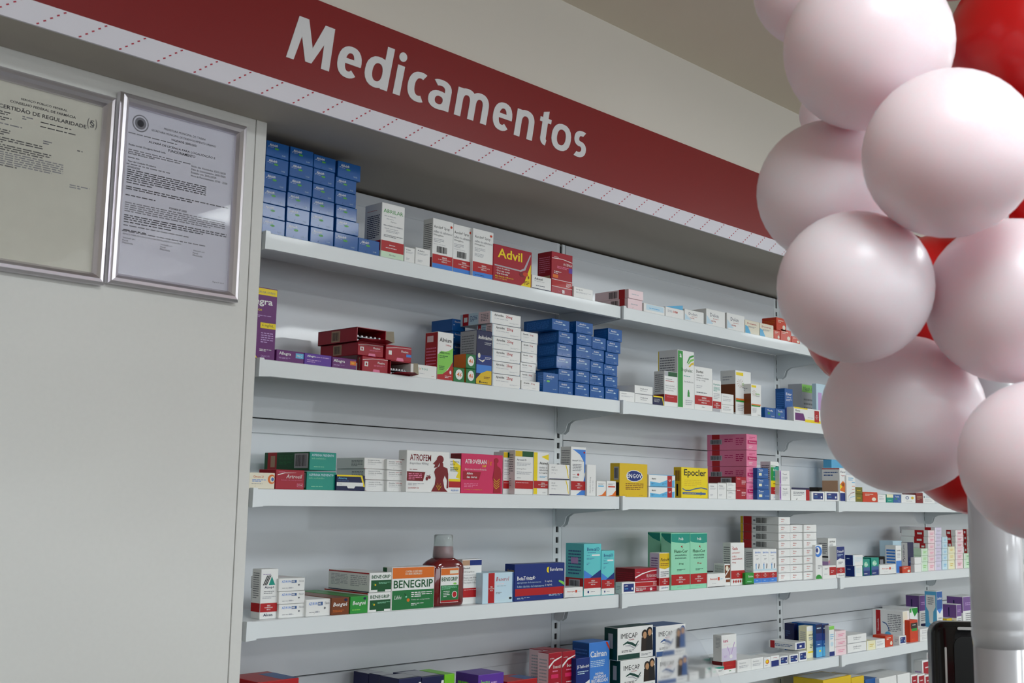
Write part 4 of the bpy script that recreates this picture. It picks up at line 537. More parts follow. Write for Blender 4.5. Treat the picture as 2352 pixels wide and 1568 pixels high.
# ------------------------------------------------------------------ ceiling lamps
m_em=bpy.data.materials.new('lamp_diffuser'); m_em.use_nodes=True
b=m_em.node_tree.nodes['Principled BSDF']; b.inputs['Emission Color'].default_value=(.93,.98,1,1); b.inputs['Emission Strength'].default_value=12
for i,(x,y) in enumerate(LAMPS):
    t=empty('ceiling_lamp',(x,y,H)); tag(t,'square white panel lamp set on the ceiling, lamp row %s, place %s'%('near' if y>-3 else 'far',['one','two','three','four'][i%4]),'lamp','ceiling panel lamps')
    bm=bmesh.new()
    for a in ((-.31,-.31,.31,-.29),(-.31,.29,.31,.31),(-.31,-.29,-.29,.29),(.29,-.29,.31,.29)): box(bm,a[0],a[1],-.03,a[2],a[3],0)
    mk('lamp_frame',bm,m_steel,t)
    bm=bmesh.new(); box(bm,-.29,-.29,-.02,.29,.29,-.012); mk('diffuser',bm,m_em,t)
# ------------------------------------------------------------------ cartons
BOX=[
(0.0158, 0.006, 1.971, 0.0499, 0.12, 0.0297, 'ablok', 'blue carton with green oval, bottom in the first column', 'blue cartons stacked at the left of the top shelf', ''),
(0.0152, 0.006, 2.0007, 0.0494, 0.12, 0.0264, 'ablok', 'blue carton with green oval, second up in the first column', 'blue cartons stacked at the left of the top shelf', ''),
(0.0151, 0.006, 2.0271, 0.0495, 0.12, 0.0292, 'ablok', 'blue carton with green oval, third up in the first column', 'blue cartons stacked at the left of the top shelf', ''),
(0.016, 0.006, 2.0563, 0.049, 0.12, 0.0301, 'ablok', 'blue carton with green oval, fourth up in the first column', 'blue cartons stacked at the left of the top shelf', ''),
(0.0174, 0.006, 2.0864, 0.0498, 0.12, 0.0296, 'ablok', 'blue carton with green oval, fifth up in the first column', 'blue cartons stacked at the left of the top shelf', ''),
(0.0178, 0.006, 2.116, 0.0489, 0.12, 0.0298, 'ablok', 'blue carton with green oval, topmost in the first column', 'blue cartons stacked at the left of the top shelf', ''),
(0.0676, 0.006, 1.971, 0.0511, 0.12, 0.0307, 'ablok', 'blue carton with green oval, bottom in the second column', 'blue cartons stacked at the left of the top shelf', ''),
(0.0687, 0.006, 2.0017, 0.0512, 0.12, 0.0281, 'ablok', 'blue carton with green oval, second up in the second column', 'blue cartons stacked at the left of the top shelf', ''),
(0.0682, 0.006, 2.0298, 0.0524, 0.12, 0.0287, 'ablok', 'blue carton with green oval, third up in the second column', 'blue cartons stacked at the left of the top shelf', ''),
(0.0698, 0.006, 2.0585, 0.053, 0.12, 0.0302, 'ablok', 'blue carton with green oval, fourth up in the second column', 'blue cartons stacked at the left of the top shelf', ''),
(0.0703, 0.006, 2.0887, 0.0527, 0.12, 0.0283, 'ablok', 'blue carton with green oval, fifth up in the second column', 'blue cartons stacked at the left of the top shelf', ''),
(0.0698, 0.006, 2.117, 0.0528, 0.12, 0.0294, 'ablok', 'blue carton with green oval, topmost in the second column', 'blue cartons stacked at the left of the top shelf', ''),
(0.123, 0.006, 1.971, 0.0543, 0.12, 0.0311, 'ablok', 'blue carton with green oval, bottom in the third column', 'blue cartons stacked at the left of the top shelf', ''),
(0.1221, 0.006, 2.0021, 0.0542, 0.12, 0.0282, 'ablok', 'blue carton with green oval, second up in the third column', 'blue cartons stacked at the left of the top shelf', ''),
(0.1239, 0.006, 2.0303, 0.0521, 0.12, 0.0279, 'ablok', 'blue carton with green oval, third up in the third column', 'blue cartons stacked at the left of the top shelf', ''),
(0.1246, 0.006, 2.0581, 0.0507, 0.12, 0.0287, 'ablok', 'blue carton with green oval, fourth up in the third column', 'blue cartons stacked at the left of the top shelf', ''),
(0.1249, 0.006, 2.0868, 0.0495, 0.12, 0.0296, 'ablok', 'blue carton with green oval, fifth up in the third column', 'blue cartons stacked at the left of the top shelf', ''),
(0.1238, 0.006, 2.1164, 0.0514, 0.12, 0.0276, 'ablok', 'blue carton with green oval, topmost in the third column', 'blue cartons stacked at the left of the top shelf', ''),
(0.1796, 0.006, 1.971, 0.0573, 0.12, 0.0313, 'ablok', 'blue carton with green oval, bottom in the fourth column', 'blue cartons stacked at the left of the top shelf', ''),
(0.182, 0.006, 2.0024, 0.0552, 0.12, 0.0274, 'ablok', 'blue carton with green oval, second up in the fourth column', 'blue cartons stacked at the left of the top shelf', ''),
(0.1806, 0.006, 2.0298, 0.0506, 0.12, 0.0268, 'ablok', 'blue carton with green oval, third up in the fourth column', 'blue cartons stacked at the left of the top shelf', ''),
(0.1781, 0.006, 2.0566, 0.0501, 0.12, 0.0276, 'ablok', 'blue carton with green oval, fourth up in the fourth column', 'blue cartons stacked at the left of the top shelf', ''),
(0.1772, 0.006, 2.0842, 0.0502, 0.12, 0.027, 'ablok', 'blue carton with green oval, fifth up in the fourth column', 'blue cartons stacked at the left of the top shelf', ''),
(0.181, 0.006, 2.1112, 0.0556, 0.12, 0.0333, 'ablok', 'blue carton with green oval, topmost in the fourth column', 'blue cartons stacked at the left of the top shelf', ''),
(0.2378, 0.006, 1.971, 0.053, 0.11, 0.0306, 'ablok2', 'single low blue carton at the foot of the blue stack on the top shelf', '', ''),
(0.2938, 0.006, 1.971, 0.0598, 0.054, 0.113, 'abrilar', 'tall white carton with pale green lettering and red band on the top shelf', '', ''),
(0.3563, 0.006, 1.971, 0.0275, 0.05, 0.0325, 'tinyw', 'small cream carton touching the tall green-lettered carton, top shelf', '', ''),
(0.3856, 0.006, 1.971, 0.04, 0.05, 0.0366, 'tinyw', 'small cream carton in front of the first white spray carton, top shelf', '', ''),
(0.4365, 0.012, 1.971, 0.0583, 0.0307, 0.1089, 'aerolin', 'white carton with barcode and red and blue base, leftmost of three', '', ''),
(0.4991, 0.016, 1.971, 0.0554, 0.07, 0.1082, 'aerolin', 'white carton with barcode and red and blue base, middle of three', '', ''),
(0.5492, 0.008, 1.971, 0.0623, 0.075, 0.1071, 'aerolin3', 'white carton with red and blue base beside the big red carton, no barcode', '', ''),
(0.6104, 0.006, 1.971, 0.1227, 0.06, 0.0832, 'advil', 'wide red carton with yellow lettering and yellow corner on the top shelf', '', ''),
(0.8048, 0.01, 1.971, 0.0734, 0.0449, 0.0997, 'acenia', 'tall dark red carton with white curved line on the top shelf', '', ''),
(0.7325, 0.004, 1.971, 0.065, 0.03, 0.0326, 'lowb', 'low white carton between the yellow-lettered and the dark red cartons', '', ''),
(0.8791, 0.006, 1.971, 0.0696, 0.08, 0.0273, 'loww', 'low white carton right of the dark red carton, top shelf', '', ''),
(1.0834, 0.006, 1.971, 0.0577, 0.0935, 0.0271, 'pinkbar', 'white carton with red band and barcode on its side, top shelf, lower of two', '', ''),
(1.0861, 0.006, 1.9981, 0.0591, 0.1097, 0.0236, 'pinkbar', 'white carton with red band and barcode on its side, top shelf, upper of two', '', ''),
(1.1475, 0.006, 1.971, 0.0877, 0.07, 0.0238, 'lowblu', 'low white and pale blue carton right of the red-banded pair, top shelf', '', ''),
(1.2383, 0.006, 1.971, 0.0806, 0.07, 0.0266, 'lowopen', 'white carton with raised blue flap on the top shelf', '', 'flap'),
(1.3222, 0.006, 1.971, 0.0873, 0.06, 0.0317, 'dolon', 'white carton with pale blue corner and red mark, leftmost of three alike', '', ''),
(1.4212, 0.006, 1.971, 0.089, 0.06, 0.0459, 'dolon', 'white carton with pale blue corner and red mark, middle of three alike', '', ''),
(1.5198, 0.006, 1.971, 0.0878, 0.06, 0.0471, 'dolon', 'white carton with pale blue corner and red mark, rightmost of three alike', '', ''),
(1.6102, 0.006, 1.971, 0.0729, 0.06, 0.0393, 'donaren', 'small cream and pale blue carton left of its twin, top shelf', '', ''),
(1.6858, 0.006, 1.971, 0.0742, 0.06, 0.0391, 'donaren', 'small cream and pale blue carton touching the orange cartons, top shelf', '', ''),
(1.7616, 0.006, 1.971, 0.0335, 0.015, 0.0284, 'orange', 'orange carton on the top shelf, under its neighbour at the left', '', ''),
(1.7759, 0.006, 1.9994, 0.0551, 0.0487, 0.0383, 'orange', 'orange carton on the top shelf, topmost of the orange pile', '', ''),
(1.798, 0.006, 1.971, 0.0602, 0.1, 0.0351, 'orange', 'orange carton in the middle of the pile beside the balloons', '', ''),
(1.8604, 0.006, 1.971, 0.0474, 0.1, 0.0208, 'orange', 'orange carton half hidden behind a white balloon, top shelf', '', ''),
(-0.0181, 0.006, 1.7394, 0.0745, 0.05, 0.1316, 'allegra', 'tall purple carton with yellow top band behind the cabinet edge', '', ''),
(0.0602, 0.006, 1.7394, 0.0604, 0.09, 0.0222, 'alleg1', 'low purple carton with pale blue patch, second shelf', '', ''),
(0.1222, 0.006, 1.7394, 0.0621, 0.09, 0.0222, 'alleg2', 'low purple carton between two others of its kind, second shelf', '', ''),
(0.186, 0.006, 1.7394, 0.0578, 0.09, 0.0213, 'alleg3', 'low purple carton with orange patch, second shelf', '', ''),
(0.2627, 0.012, 1.7394, 0.0648, 0.0163, 0.0316, 'redbox', 'dark red carton, second shelf, at the foot of the taller pile', '', ''),
(0.2507, 0.012, 1.771, 0.064, 0.1216, 0.026, 'redbox', 'dark red carton, second shelf, in the middle of the taller pile', '', ''),
(0.2471, 0.012, 1.7969, 0.0727, 0.1259, 0.0287, 'redbox', 'dark red carton, second shelf, lying open on top of the pile', '', 'open'),
(0.3322, 0.01, 1.7394, 0.0545, 0.1, 0.0287, 'redbox2', 'dark red carton, second shelf, torn open at the foot of the shorter pile', '', 'open'),
(0.3193, 0.01, 1.7681, 0.0673, 0.1, 0.0314, 'redbox2', 'dark red carton, second shelf, on top of the shorter pile', '', ''),
(0.3824, 0.006, 1.7394, 0.0706, 0.08, 0.0274, 'alextos', 'low white carton with teal lettering, second shelf', '', ''),
(0.4538, 0.006, 1.7394, 0.044, 0.039, 0.1014, 'alivium', 'tall red white and green carton, second shelf', '', ''),
(0.5006, 0.006, 1.7394, 0.0316, 0.055, 0.0313, 'fs46', 'green carton with orange number in a white disc, left of the pair below', '', ''),
(0.5366, 0.006, 1.7394, 0.0284, 0.06, 0.0319, 'fs46', 'green carton with orange number in a white disc, beside the navy carton at shelf level', '', ''),
(0.5356, 0.006, 1.7713, 0.0284, 0.0387, 0.0309, 'fs46', 'green carton with orange number in a white disc, on top of the pair', '', ''),
(0.5656, 0.006, 1.7394, 0.047, 0.0515, 0.1186, 'andrio', 'tall navy carton with yellow sun and white foot picture', '', ''),
(0.5845, 0.1, 1.7394, 0.0388, 0.07, 0.0684, 'ablok3', 'plain blue carton stacked behind the tall navy carton, bottom', 'blue cartons behind the navy carton', ''),
(0.5828, 0.1, 1.8078, 0.0388, 0.07, 0.0282, 'ablok3', 'plain blue carton stacked behind the tall navy carton, second up', 'blue cartons behind the navy carton', ''),
(0.5818, 0.1, 1.836, 0.0389, 0.07, 0.0284, 'ablok3', 'plain blue carton stacked behind the tall navy carton, third up', 'blue cartons behind the navy carton', ''),
(0.5808, 0.1, 1.8644, 0.0389, 0.07, 0.028, 'ablok3', 'plain blue carton stacked behind the tall navy carton, topmost', 'blue cartons behind the navy carton', ''),
(0.6148, 0.006, 1.7394, 0.0878, 0.1, 0.0287, 'apres', 'white carton with blue edges and red number, bottom in the wide column', 'white cartons with red numbers, wide stack', ''),
(0.6148, 0.006, 1.7681, 0.0859, 0.1, 0.027, 'apres', 'white carton with blue edges and red number, second up in the wide column', 'white cartons with red numbers, wide stack', ''),
(0.6146, 0.006, 1.7951, 0.086, 0.1, 0.026, 'apres', 'white carton with blue edges and red number, third up in the wide column', 'white cartons with red numbers, wide stack', ''),
(0.6138, 0.006, 1.8211, 0.0897, 0.1, 0.0281, 'apres', 'white carton with blue edges and red number, fourth up in the wide column', 'white cartons with red numbers, wide stack', ''),
(0.6115, 0.006, 1.8491, 0.0907, 0.0486, 0.0271, 'apres', 'white carton with blue edges and red number, fifth up in the wide column', 'white cartons with red numbers, wide stack', ''),
(0.6049, 0.006, 1.8763, 0.096, 0.0956, 0.027, 'apres', 'white carton with blue edges and red number, topmost in the wide column', 'white cartons with red numbers, wide stack', ''),
(0.7046, 0.004, 1.7394, 0.0595, 0.08, 0.021, 'apres2', 'narrower white carton with small red number, bottom in the narrow column', 'white cartons with red numbers, narrow stack', ''),
(0.7282, 0.03, 1.7603, 0.0515, 0.08, 0.0232, 'apres2', 'narrower white carton with small red number, second up in the narrow column', 'white cartons with red numbers, narrow stack', ''),
(0.7276, 0.03, 1.7835, 0.0509, 0.08, 0.0213, 'apres2', 'narrower white carton with small red number, third up in the narrow column', 'white cartons with red numbers, narrow stack', ''),
(0.7301, 0.03, 1.8049, 0.0507, 0.08, 0.0224, 'apres2', 'narrower white carton with small red number, fourth up in the narrow column', 'white cartons with red numbers, narrow stack', ''),
(0.7305, 0.03, 1.8272, 0.0508, 0.08, 0.0241, 'apres2', 'narrower white carton with small red number, fifth up in the narrow column', 'white cartons with red numbers, narrow stack', ''),
(0.728, 0.03, 1.8513, 0.0553, 0.08, 0.0245, 'apres2', 'narrower white carton with small red number, topmost in the narrow column', 'white cartons with red numbers, narrow stack', ''),
(0.7755, 0.004, 1.7394, 0.0512, 0.0184, 0.046, 'aradg', 'larger blue carton with green mark at the foot of the blue stack, second shelf', '', ''),
(0.8368, 0.012, 1.7394, 0.0502, 0.1, 0.0313, 'arad', 'bright blue carton with white lettering, bottom in the first column', 'blue cartons stacked on the second shelf', ''),
(0.8362, 0.012, 1.7707, 0.051, 0.1, 0.0286, 'arad', 'bright blue carton with white lettering, second up in the first column', 'blue cartons stacked on the second shelf', ''),
(0.8281, 0.012, 1.7993, 0.0529, 0.0609, 0.0291, 'arad', 'bright blue carton with white lettering, third up in the first column', 'blue cartons stacked on the second shelf', ''),
(0.8307, 0.012, 1.8284, 0.0507, 0.064, 0.0298, 'arad', 'bright blue carton with white lettering, fourth up in the first column', 'blue cartons stacked on the second shelf', ''),
(0.835, 0.012, 1.8581, 0.0505, 0.0656, 0.0288, 'arad', 'bright blue carton with white lettering, fifth up in the first column', 'blue cartons stacked on the second shelf', ''),
(0.8116, 0.012, 1.8869, 0.061, 0.0907, 0.0268, 'arad', 'bright blue carton with white lettering, topmost in the first column', 'blue cartons stacked on the second shelf', ''),
(0.8954, 0.012, 1.7394, 0.0501, 0.1, 0.0323, 'arad', 'bright blue carton with white lettering, bottom in the second column', 'blue cartons stacked on the second shelf', ''),
(0.8965, 0.012, 1.7717, 0.0495, 0.1, 0.0299, 'arad', 'bright blue carton with white lettering, second up in the second column', 'blue cartons stacked on the second shelf', ''),
(0.8977, 0.012, 1.8016, 0.0504, 0.1, 0.0294, 'arad', 'bright blue carton with white lettering, third up in the second column', 'blue cartons stacked on the second shelf', ''),
(0.8972, 0.012, 1.831, 0.056, 0.1, 0.0309, 'arad', 'bright blue carton with white lettering, fourth up in the second column', 'blue cartons stacked on the second shelf', ''),
(0.8983, 0.012, 1.8618, 0.0551, 0.1, 0.028, 'arad', 'bright blue carton with white lettering, fifth up in the second column', 'blue cartons stacked on the second shelf', ''),
(0.8962, 0.012, 1.8898, 0.061, 0.1, 0.0283, 'arad', 'bright blue carton with white lettering, topmost in the second column', 'blue cartons stacked on the second shelf', ''),
(0.949, 0.012, 1.7394, 0.0519, 0.1, 0.0312, 'arad', 'bright blue carton with white lettering, bottom in the third column', 'blue cartons stacked on the second shelf', ''),
(0.9471, 0.012, 1.7706, 0.0498, 0.1, 0.028, 'arad', 'bright blue carton with white lettering, second up in the third column', 'blue cartons stacked on the second shelf', ''),
(0.9502, 0.012, 1.7986, 0.0482, 0.1, 0.0299, 'arad', 'bright blue carton with white lettering, third up in the third column', 'blue cartons stacked on the second shelf', ''),
(0.9522, 0.012, 1.8285, 0.0476, 0.1, 0.0293, 'arad', 'bright blue carton with white lettering, fourth up in the third column', 'blue cartons stacked on the second shelf', ''),
(0.9552, 0.012, 1.8578, 0.0513, 0.1, 0.03, 'arad', 'bright blue carton with white lettering, topmost in the third column', 'blue cartons stacked on the second shelf', ''),
(1.0038, 0.01, 1.7394, 0.0505, 0.1, 0.0307, 'arad', 'bright blue carton with white lettering, bottom in the fourth column', 'blue cartons stacked on the second shelf', ''),
(1.001, 0.01, 1.77, 0.0483, 0.1, 0.0285, 'arad', 'bright blue carton with white lettering, second up in the fourth column', 'blue cartons stacked on the second shelf', ''),
(0.997, 0.01, 1.7986, 0.0512, 0.1, 0.0267, 'arad', 'bright blue carton with white lettering, third up in the fourth column', 'blue cartons stacked on the second shelf', ''),
(1.0027, 0.01, 1.8252, 0.0496, 0.1, 0.03, 'arad', 'bright blue carton with white lettering, fourth up in the fourth column', 'blue cartons stacked on the second shelf', ''),
(1.0077, 0.01, 1.8552, 0.0527, 0.1, 0.0294, 'arad', 'bright blue carton with white lettering, fifth up in the fourth column', 'blue cartons stacked on the second shelf', ''),
(1.0128, 0.01, 1.8846, 0.053, 0.047, 0.0305, 'arad', 'bright blue carton with white lettering, topmost in the fourth column', 'blue cartons stacked on the second shelf', ''),
(1.1716, 0.1, 1.7394, 0.0577, 0.04, 0.053, 'greenlil', 'green and lilac carton standing behind low white ones, second shelf', '', ''),
(1.0529, 0.006, 1.7394, 0.0593, 0.06, 0.0251, 'loww', 'low white carton right of the blue stack, second shelf', '', ''),
(1.1134, 0.006, 1.7394, 0.0723, 0.06, 0.0228, 'loww2', 'white carton with grey lettering near the shelf joint, lower of two', '', ''),
(1.1121, 0.006, 1.7622, 0.0735, 0.06, 0.0219, 'loww2', 'white carton with grey lettering near the shelf joint, upper of two', '', ''),
(1.1847, 0.004, 1.7394, 0.0459, 0.02, 0.0234, 'navyel', 'low navy carton with yellow edge, second shelf', '', ''),
(1.2313, 0.004, 1.7394, 0.0558, 0.0336, 0.0908, 'fgreen', 'white carton with dark green top and red band, second shelf', '', ''),
(1.2915, 0.006, 1.7394, 0.0731, 0.0637, 0.1521, 'duphalac', 'tallest white carton with green stripe and leaf swirl, second shelf', '', ''),
(1.3654, 0.006, 1.7394, 0.0824, 0.05, 0.116, 'duom', 'white carton with wide red band beside the green-striped carton', '', ''),
(1.4491, 0.006, 1.7394, 0.0406, 0.04, 0.0865, 'tealred', 'slim white carton with teal lettering and red band, second shelf', '', ''),
(1.4907, 0.006, 1.7394, 0.0592, 0.05, 0.0234, 'loww3', 'small white carton before the brown-sided carton, lower of two', '', ''),
(1.491, 0.006, 1.7627, 0.0593, 0.05, 0.0301, 'loww3', 'small white carton before the brown-sided carton, upper of two', '', ''),
(1.5967, 0.03, 1.7394, 0.0784, 0.0503, 0.1283, 'evelle', 'white carton with star burst, brown side and green-red ribbon', '', ''),
(1.6381, 0.006, 1.7394, 0.0517, 0.05, 0.092, 'evelle', 'smaller white carton with star burst and yellow tab', '', ''),
(1.71, 0.006, 1.7394, 0.0554, 0.015, 0.0307, 'bluesm', 'small blue carton with green dot, left of two', '', ''),
(1.767, 0.006, 1.7394, 0.0494, 0.06, 0.0319, 'bluesm', 'small blue carton with green dot touching the tall blue carton', '', ''),
(1.8573, 0.03, 1.7394, 0.0451, 0.0321, 0.0981, 'estar', 'tall blue carton with white cup drawing, second shelf', '', ''),
(1.8669, 0.006, 1.7394, 0.1563, 0.05, 0.043, 'exxo', 'white carton with dark purple block and yellow base, second shelf', '', ''),
(2.1113, 0.12, 1.7394, 0.0992, 0.05, 0.1381, 'grnw', 'pale carton with green band behind the purple-block carton', '', ''),
(2.0947, 0.06, 1.7394, 0.0659, 0.015, 0.134, 'clearw', 'grey-white carton partly behind the lower-left balloon, second shelf', '', ''),
(2.0256, 0.006, 1.7394, 0.0533, 0.05, 0.0414, 'redlow', 'small red-edged white carton disappearing behind a balloon, second shelf', '', ''),
(0.0076, 0.006, 1.5085, 0.0616, 0.06, 0.0291, 'cream', 'cream carton with orange ring, leftmost on the third shelf', '', ''),
(0.0712, 0.006, 1.5085, 0.0624, 0.0548, 0.036, 'artrosil', 'crimson carton with white arc at the left of the third shelf', '', ''),
(0.1401, 0.008, 1.5085, 0.0674, 0.1, 0.0343, 'aspprev', 'green carton with white lettering, third shelf, lower of two', '', ''),
(0.1467, 0.01, 1.5449, 0.0611, 0.1483, 0.0344, 'aspprev', 'green carton with barcode and red band on its side, upper of two', '', ''),
(0.2047, 0.003, 1.5085, 0.0685, 0.02, 0.0301, 'navyband', 'navy carton with white band and yellow edge, third shelf', '', ''),
(0.2939, 0.028, 1.5085, 0.0538, 0.06, 0.0225, 'whred', 'white carton with grey lettering, third shelf, bottom in the first column', 'white cartons left of the woman silhouette carton', ''),
(0.292, 0.028, 1.5311, 0.0542, 0.091, 0.0211, 'whred', 'white carton with grey lettering, third shelf, second up in the first column', 'white cartons left of the woman silhouette carton', ''),
(0.2897, 0.028, 1.5521, 0.0546, 0.0889, 0.0218, 'whred', 'white carton with grey lettering, third shelf, topmost in the first column', 'white cartons left of the woman silhouette carton', ''),
(0.3418, 0.02, 1.5085, 0.0525, 0.09, 0.0218, 'whred2', 'white carton with red dosage lettering, third shelf, bottom in the second column', 'white cartons left of the woman silhouette carton', ''),
(0.3409, 0.02, 1.5303, 0.0526, 0.09, 0.0209, 'whred2', 'white carton with red dosage lettering, third shelf, second up in the second column', 'white cartons left of the woman silhouette carton', ''),
(0.34, 0.02, 1.5513, 0.0526, 0.09, 0.0213, 'whred2', 'white carton with red dosage lettering, third shelf, topmost in the second column', 'white cartons left of the woman silhouette carton', ''),
(0.3793, 0.006, 1.5085, 0.1164, 0.0255, 0.0839, 'atrofem', 'white carton with a dark red woman silhouette, third shelf', '', ''),
(0.4943, 0.006, 1.5085, 0.0335, 0.04, 0.0715, 'atropina', 'slim white carton with yellow bursts and red band, third shelf', '', ''),
(0.5292, 0.006, 1.5085, 0.1234, 0.0337, 0.0836, 'atroveran', 'hot pink carton with a darker figure silhouette, third shelf', '', ''),
(0.679, 0.03, 1.5085, 0.0335, 0.0317, 0.0933, 'atrov', 'white carton with green top and red band next to the pink carton', '', ''),
(0.697, 0.012, 1.5085, 0.0595, 0.05, 0.0971, 'atrov', 'white carton with green top and red band, wider of two', '', ''),
(0.755, 0.01, 1.5085, 0.0497, 0.05, 0.0959, 'atrovy', 'white carton with bright yellow left stripe and red band', '', ''),
(0.8026, 0.006, 1.5085, 0.0699, 0.05, 0.0352, 'whyel', 'white carton with yellow curve, third shelf, lower of two', '', ''),
(0.8018, 0.006, 1.5437, 0.07, 0.05, 0.0354, 'whyel', 'white carton with yellow curve, third shelf, upper of two', '', ''),
(0.8832, 0.012, 1.5085, 0.0533, 0.0331, 0.1133, 'avamys', 'tall white and blue carton with curved blue edge, third shelf', '', ''),
(0.934, 0.006, 1.5085, 0.0326, 0.04, 0.0737, 'slim', 'slim white carton with vertical lettering, third shelf', '', ''),
(0.9695, 0.006, 1.5085, 0.0344, 0.05, 0.0364, 'wor1', 'small white carton with blue mark and orange corner, third shelf', '', ''),
(1.0061, 0.006, 1.5085, 0.0354, 0.05, 0.0373, 'wor2', 'small white carton with red mark and orange corner, third shelf', '', ''),
(1.0576, 0.008, 1.5085, 0.1097, 0.0296, 0.0814, 'engov', 'yellow carton with dark blue oval emblem on the third shelf', '', ''),
(1.1702, 0.006, 1.5085, 0.1104, 0.05, 0.0269, 'bluewave', 'white carton with pale blue wave and red stripe, lower of two', '', ''),
(1.1701, 0.006, 1.5355, 0.1105, 0.05, 0.03, 'bluewave', 'white carton with pale blue wave and red stripe, upper of two', '', ''),
(1.3067, 0.006, 1.5085, 0.1187, 0.0241, 0.0795, 'epocler', 'yellow carton with big black lettering and blue ribbon', '', ''),
(1.6323, 0.02, 1.5085, 0.0521, 0.1299, 0.0461, 'pink', 'pink carton with barcode on a red side band, bottom in the pink column', 'pink cartons on the third shelf', ''),
(1.633, 0.02, 1.5546, 0.0522, 0.1301, 0.0452, 'pink', 'pink carton with barcode on a red side band, second up in the pink column', 'pink cartons on the third shelf', ''),
(1.6337, 0.02, 1.5998, 0.0532, 0.1313, 0.0456, 'pink', 'pink carton with barcode on a red side band, third up in the pink column', 'pink cartons on the third shelf', ''),
(1.6344, 0.02, 1.6455, 0.0538, 0.1322, 0.0453, 'pink', 'pink carton with barcode on a red side band, topmost in the pink column', 'pink cartons on the third shelf', ''),
(1.5616, 0.008, 1.5085, 0.0501, 0.0639, 0.0306, 'crims', 'small crimson carton before the pink stack, lower of two', '', ''),
(1.562, 0.008, 1.5392, 0.0501, 0.0898, 0.0308, 'crims', 'small crimson carton before the pink stack, upper of two', '', ''),
(1.4243, 0.002, 1.5085, 0.0391, 0.03, 0.0404, 'tinyw', 'small white carton with red word, leftmost before the crimson pair', '', ''),
(1.4651, 0.002, 1.5085, 0.0416, 0.03, 0.0422, 'tinyw', 'small white carton in the middle before the crimson pair', '', ''),
(1.5087, 0.002, 1.5085, 0.0428, 0.03, 0.0226, 'tinyw', 'small white carton touching the crimson pair, lower of two', '', ''),
(1.5089, 0.002, 1.5311, 0.0429, 0.03, 0.0216, 'tinyw', 'small white carton touching the crimson pair, upper of two', '', ''),
(1.6652, 0.006, 1.5085, 0.0637, 0.06, 0.0297, 'bluesq', 'blue carton with white square beside the pink stack, bottom in the blue column', 'blue cartons right of the pink stack', ''),
(1.6657, 0.006, 1.5382, 0.06, 0.06, 0.0295, 'bluesq', 'blue carton with white square beside the pink stack, second up in the blue column', 'blue cartons right of the pink stack', ''),
(1.6662, 0.006, 1.5678, 0.0568, 0.06, 0.0296, 'bluesq', 'blue carton with white square beside the pink stack, topmost in the blue column', 'blue cartons right of the pink stack', ''),
(1.7581, 0.02, 1.5085, 0.0435, 0.0337, 0.11, 'rainbow', 'slim carton banded white, green, yellow and red, third shelf', '', ''),
(1.7811, 0.006, 1.5085, 0.0592, 0.05, 0.0434, 'lilside', 'white carton with purple left edge, lower of two', '', ''),
(1.782, 0.006, 1.5519, 0.0563, 0.05, 0.0415, 'lilside', 'white carton with purple left edge, upper of two', '', ''),
(1.8451, 0.006, 1.5085, 0.1046, 0.05, 0.0381, 'navred', 'white carton with navy top and red end, third shelf', '', ''),
(1.9609, 0.006, 1.5085, 0.0756, 0.04, 0.0283, 'blueblk', 'white carton with blue block near the second joint, left of two', '', ''),
(2.0386, 0.006, 1.5085, 0.0869, 0.04, 0.0296, 'blueblk', 'white carton with blue block near the second joint, right of two', '', ''),
(2.1436, 0.012, 1.5085, 0.0393, 0.0607, 0.1036, 'orgtall', 'tall white carton with orange diamond and tan side, third shelf', '', ''),
(2.1649, 0.1, 1.5085, 0.0435, 0.03, 0.0438, 'darkfr', 'small dark brown carton with white window behind blue-block cartons', '', ''),
(2.3103, 0.13, 1.5085, 0.0949, 0.03, 0.1365, 'ltblue', 'light blue carton behind the orange-diamond carton, mostly hidden', '', ''),
(2.1746, 0.006, 1.5085, 0.0565, 0.05, 0.0818, 'arcs', 'white carton with thin coloured arcs below the balloon', '', ''),
(2.231, 0.006, 1.5085, 0.0459, 0.06, 0.0248, 'olive', 'olive green carton below the balloon, lower of two', '', ''),
(2.232, 0.006, 1.5334, 0.046, 0.06, 0.0216, 'olive', 'olive green carton below the balloon, upper of two', '', ''),
(2.2794, 0.006, 1.5085, 0.0988, 0.08, 0.0323, 'orange', 'red-orange carton below the lower balloon, third shelf', '', ''),
(2.3812, 0.006, 1.5085, 0.0543, 0.05, 0.026, 'loww3', 'tiny white carton right of the red-orange carton, third shelf', '', ''),
(2.4411, 0.006, 1.5085, 0.0473, 0.05, 0.0269, 'greenyl', 'tiny carton half yellow half green, third shelf', '', ''),
(2.4897, 0.006, 1.5085, 0.054, 0.05, 0.0271, 'bluesm', 'tiny deep blue carton below the balloon, third shelf', '', ''),
(2.5483, 0.006, 1.5085, 0.1042, 0.05, 0.0285, 'circ', 'white carton with two small round marks, third shelf', '', ''),
(2.6568, 0.006, 1.5085, 0.054, 0.05, 0.0362, 'redlow2', 'dark red carton near the red balloon, third shelf', '', ''),
(2.7123, 0.006, 1.5085, 0.0913, 0.05, 0.0183, 'loww3', 'thin white carton at the edge of the red balloon, third shelf', '', ''),
(0.0611, 0.022, 1.2785, 0.0361, 0.0287, 0.0882, 'azopt', 'white carton with striped teal triangle, leftmost on the fourth shelf', '', ''),
(0.0975, 0.016, 1.2785, 0.0569, 0.09, 0.0247, 'azukon', 'white carton with light blue lettering, fourth shelf, bottom in the blue-lettered column', 'white blue-lettered cartons on the fourth shelf', ''),
(0.0962, 0.016, 1.3032, 0.0569, 0.09, 0.0227, 'azukon', 'white carton with light blue lettering, fourth shelf, second up in the blue-lettered column', 'white blue-lettered cartons on the fourth shelf', ''),
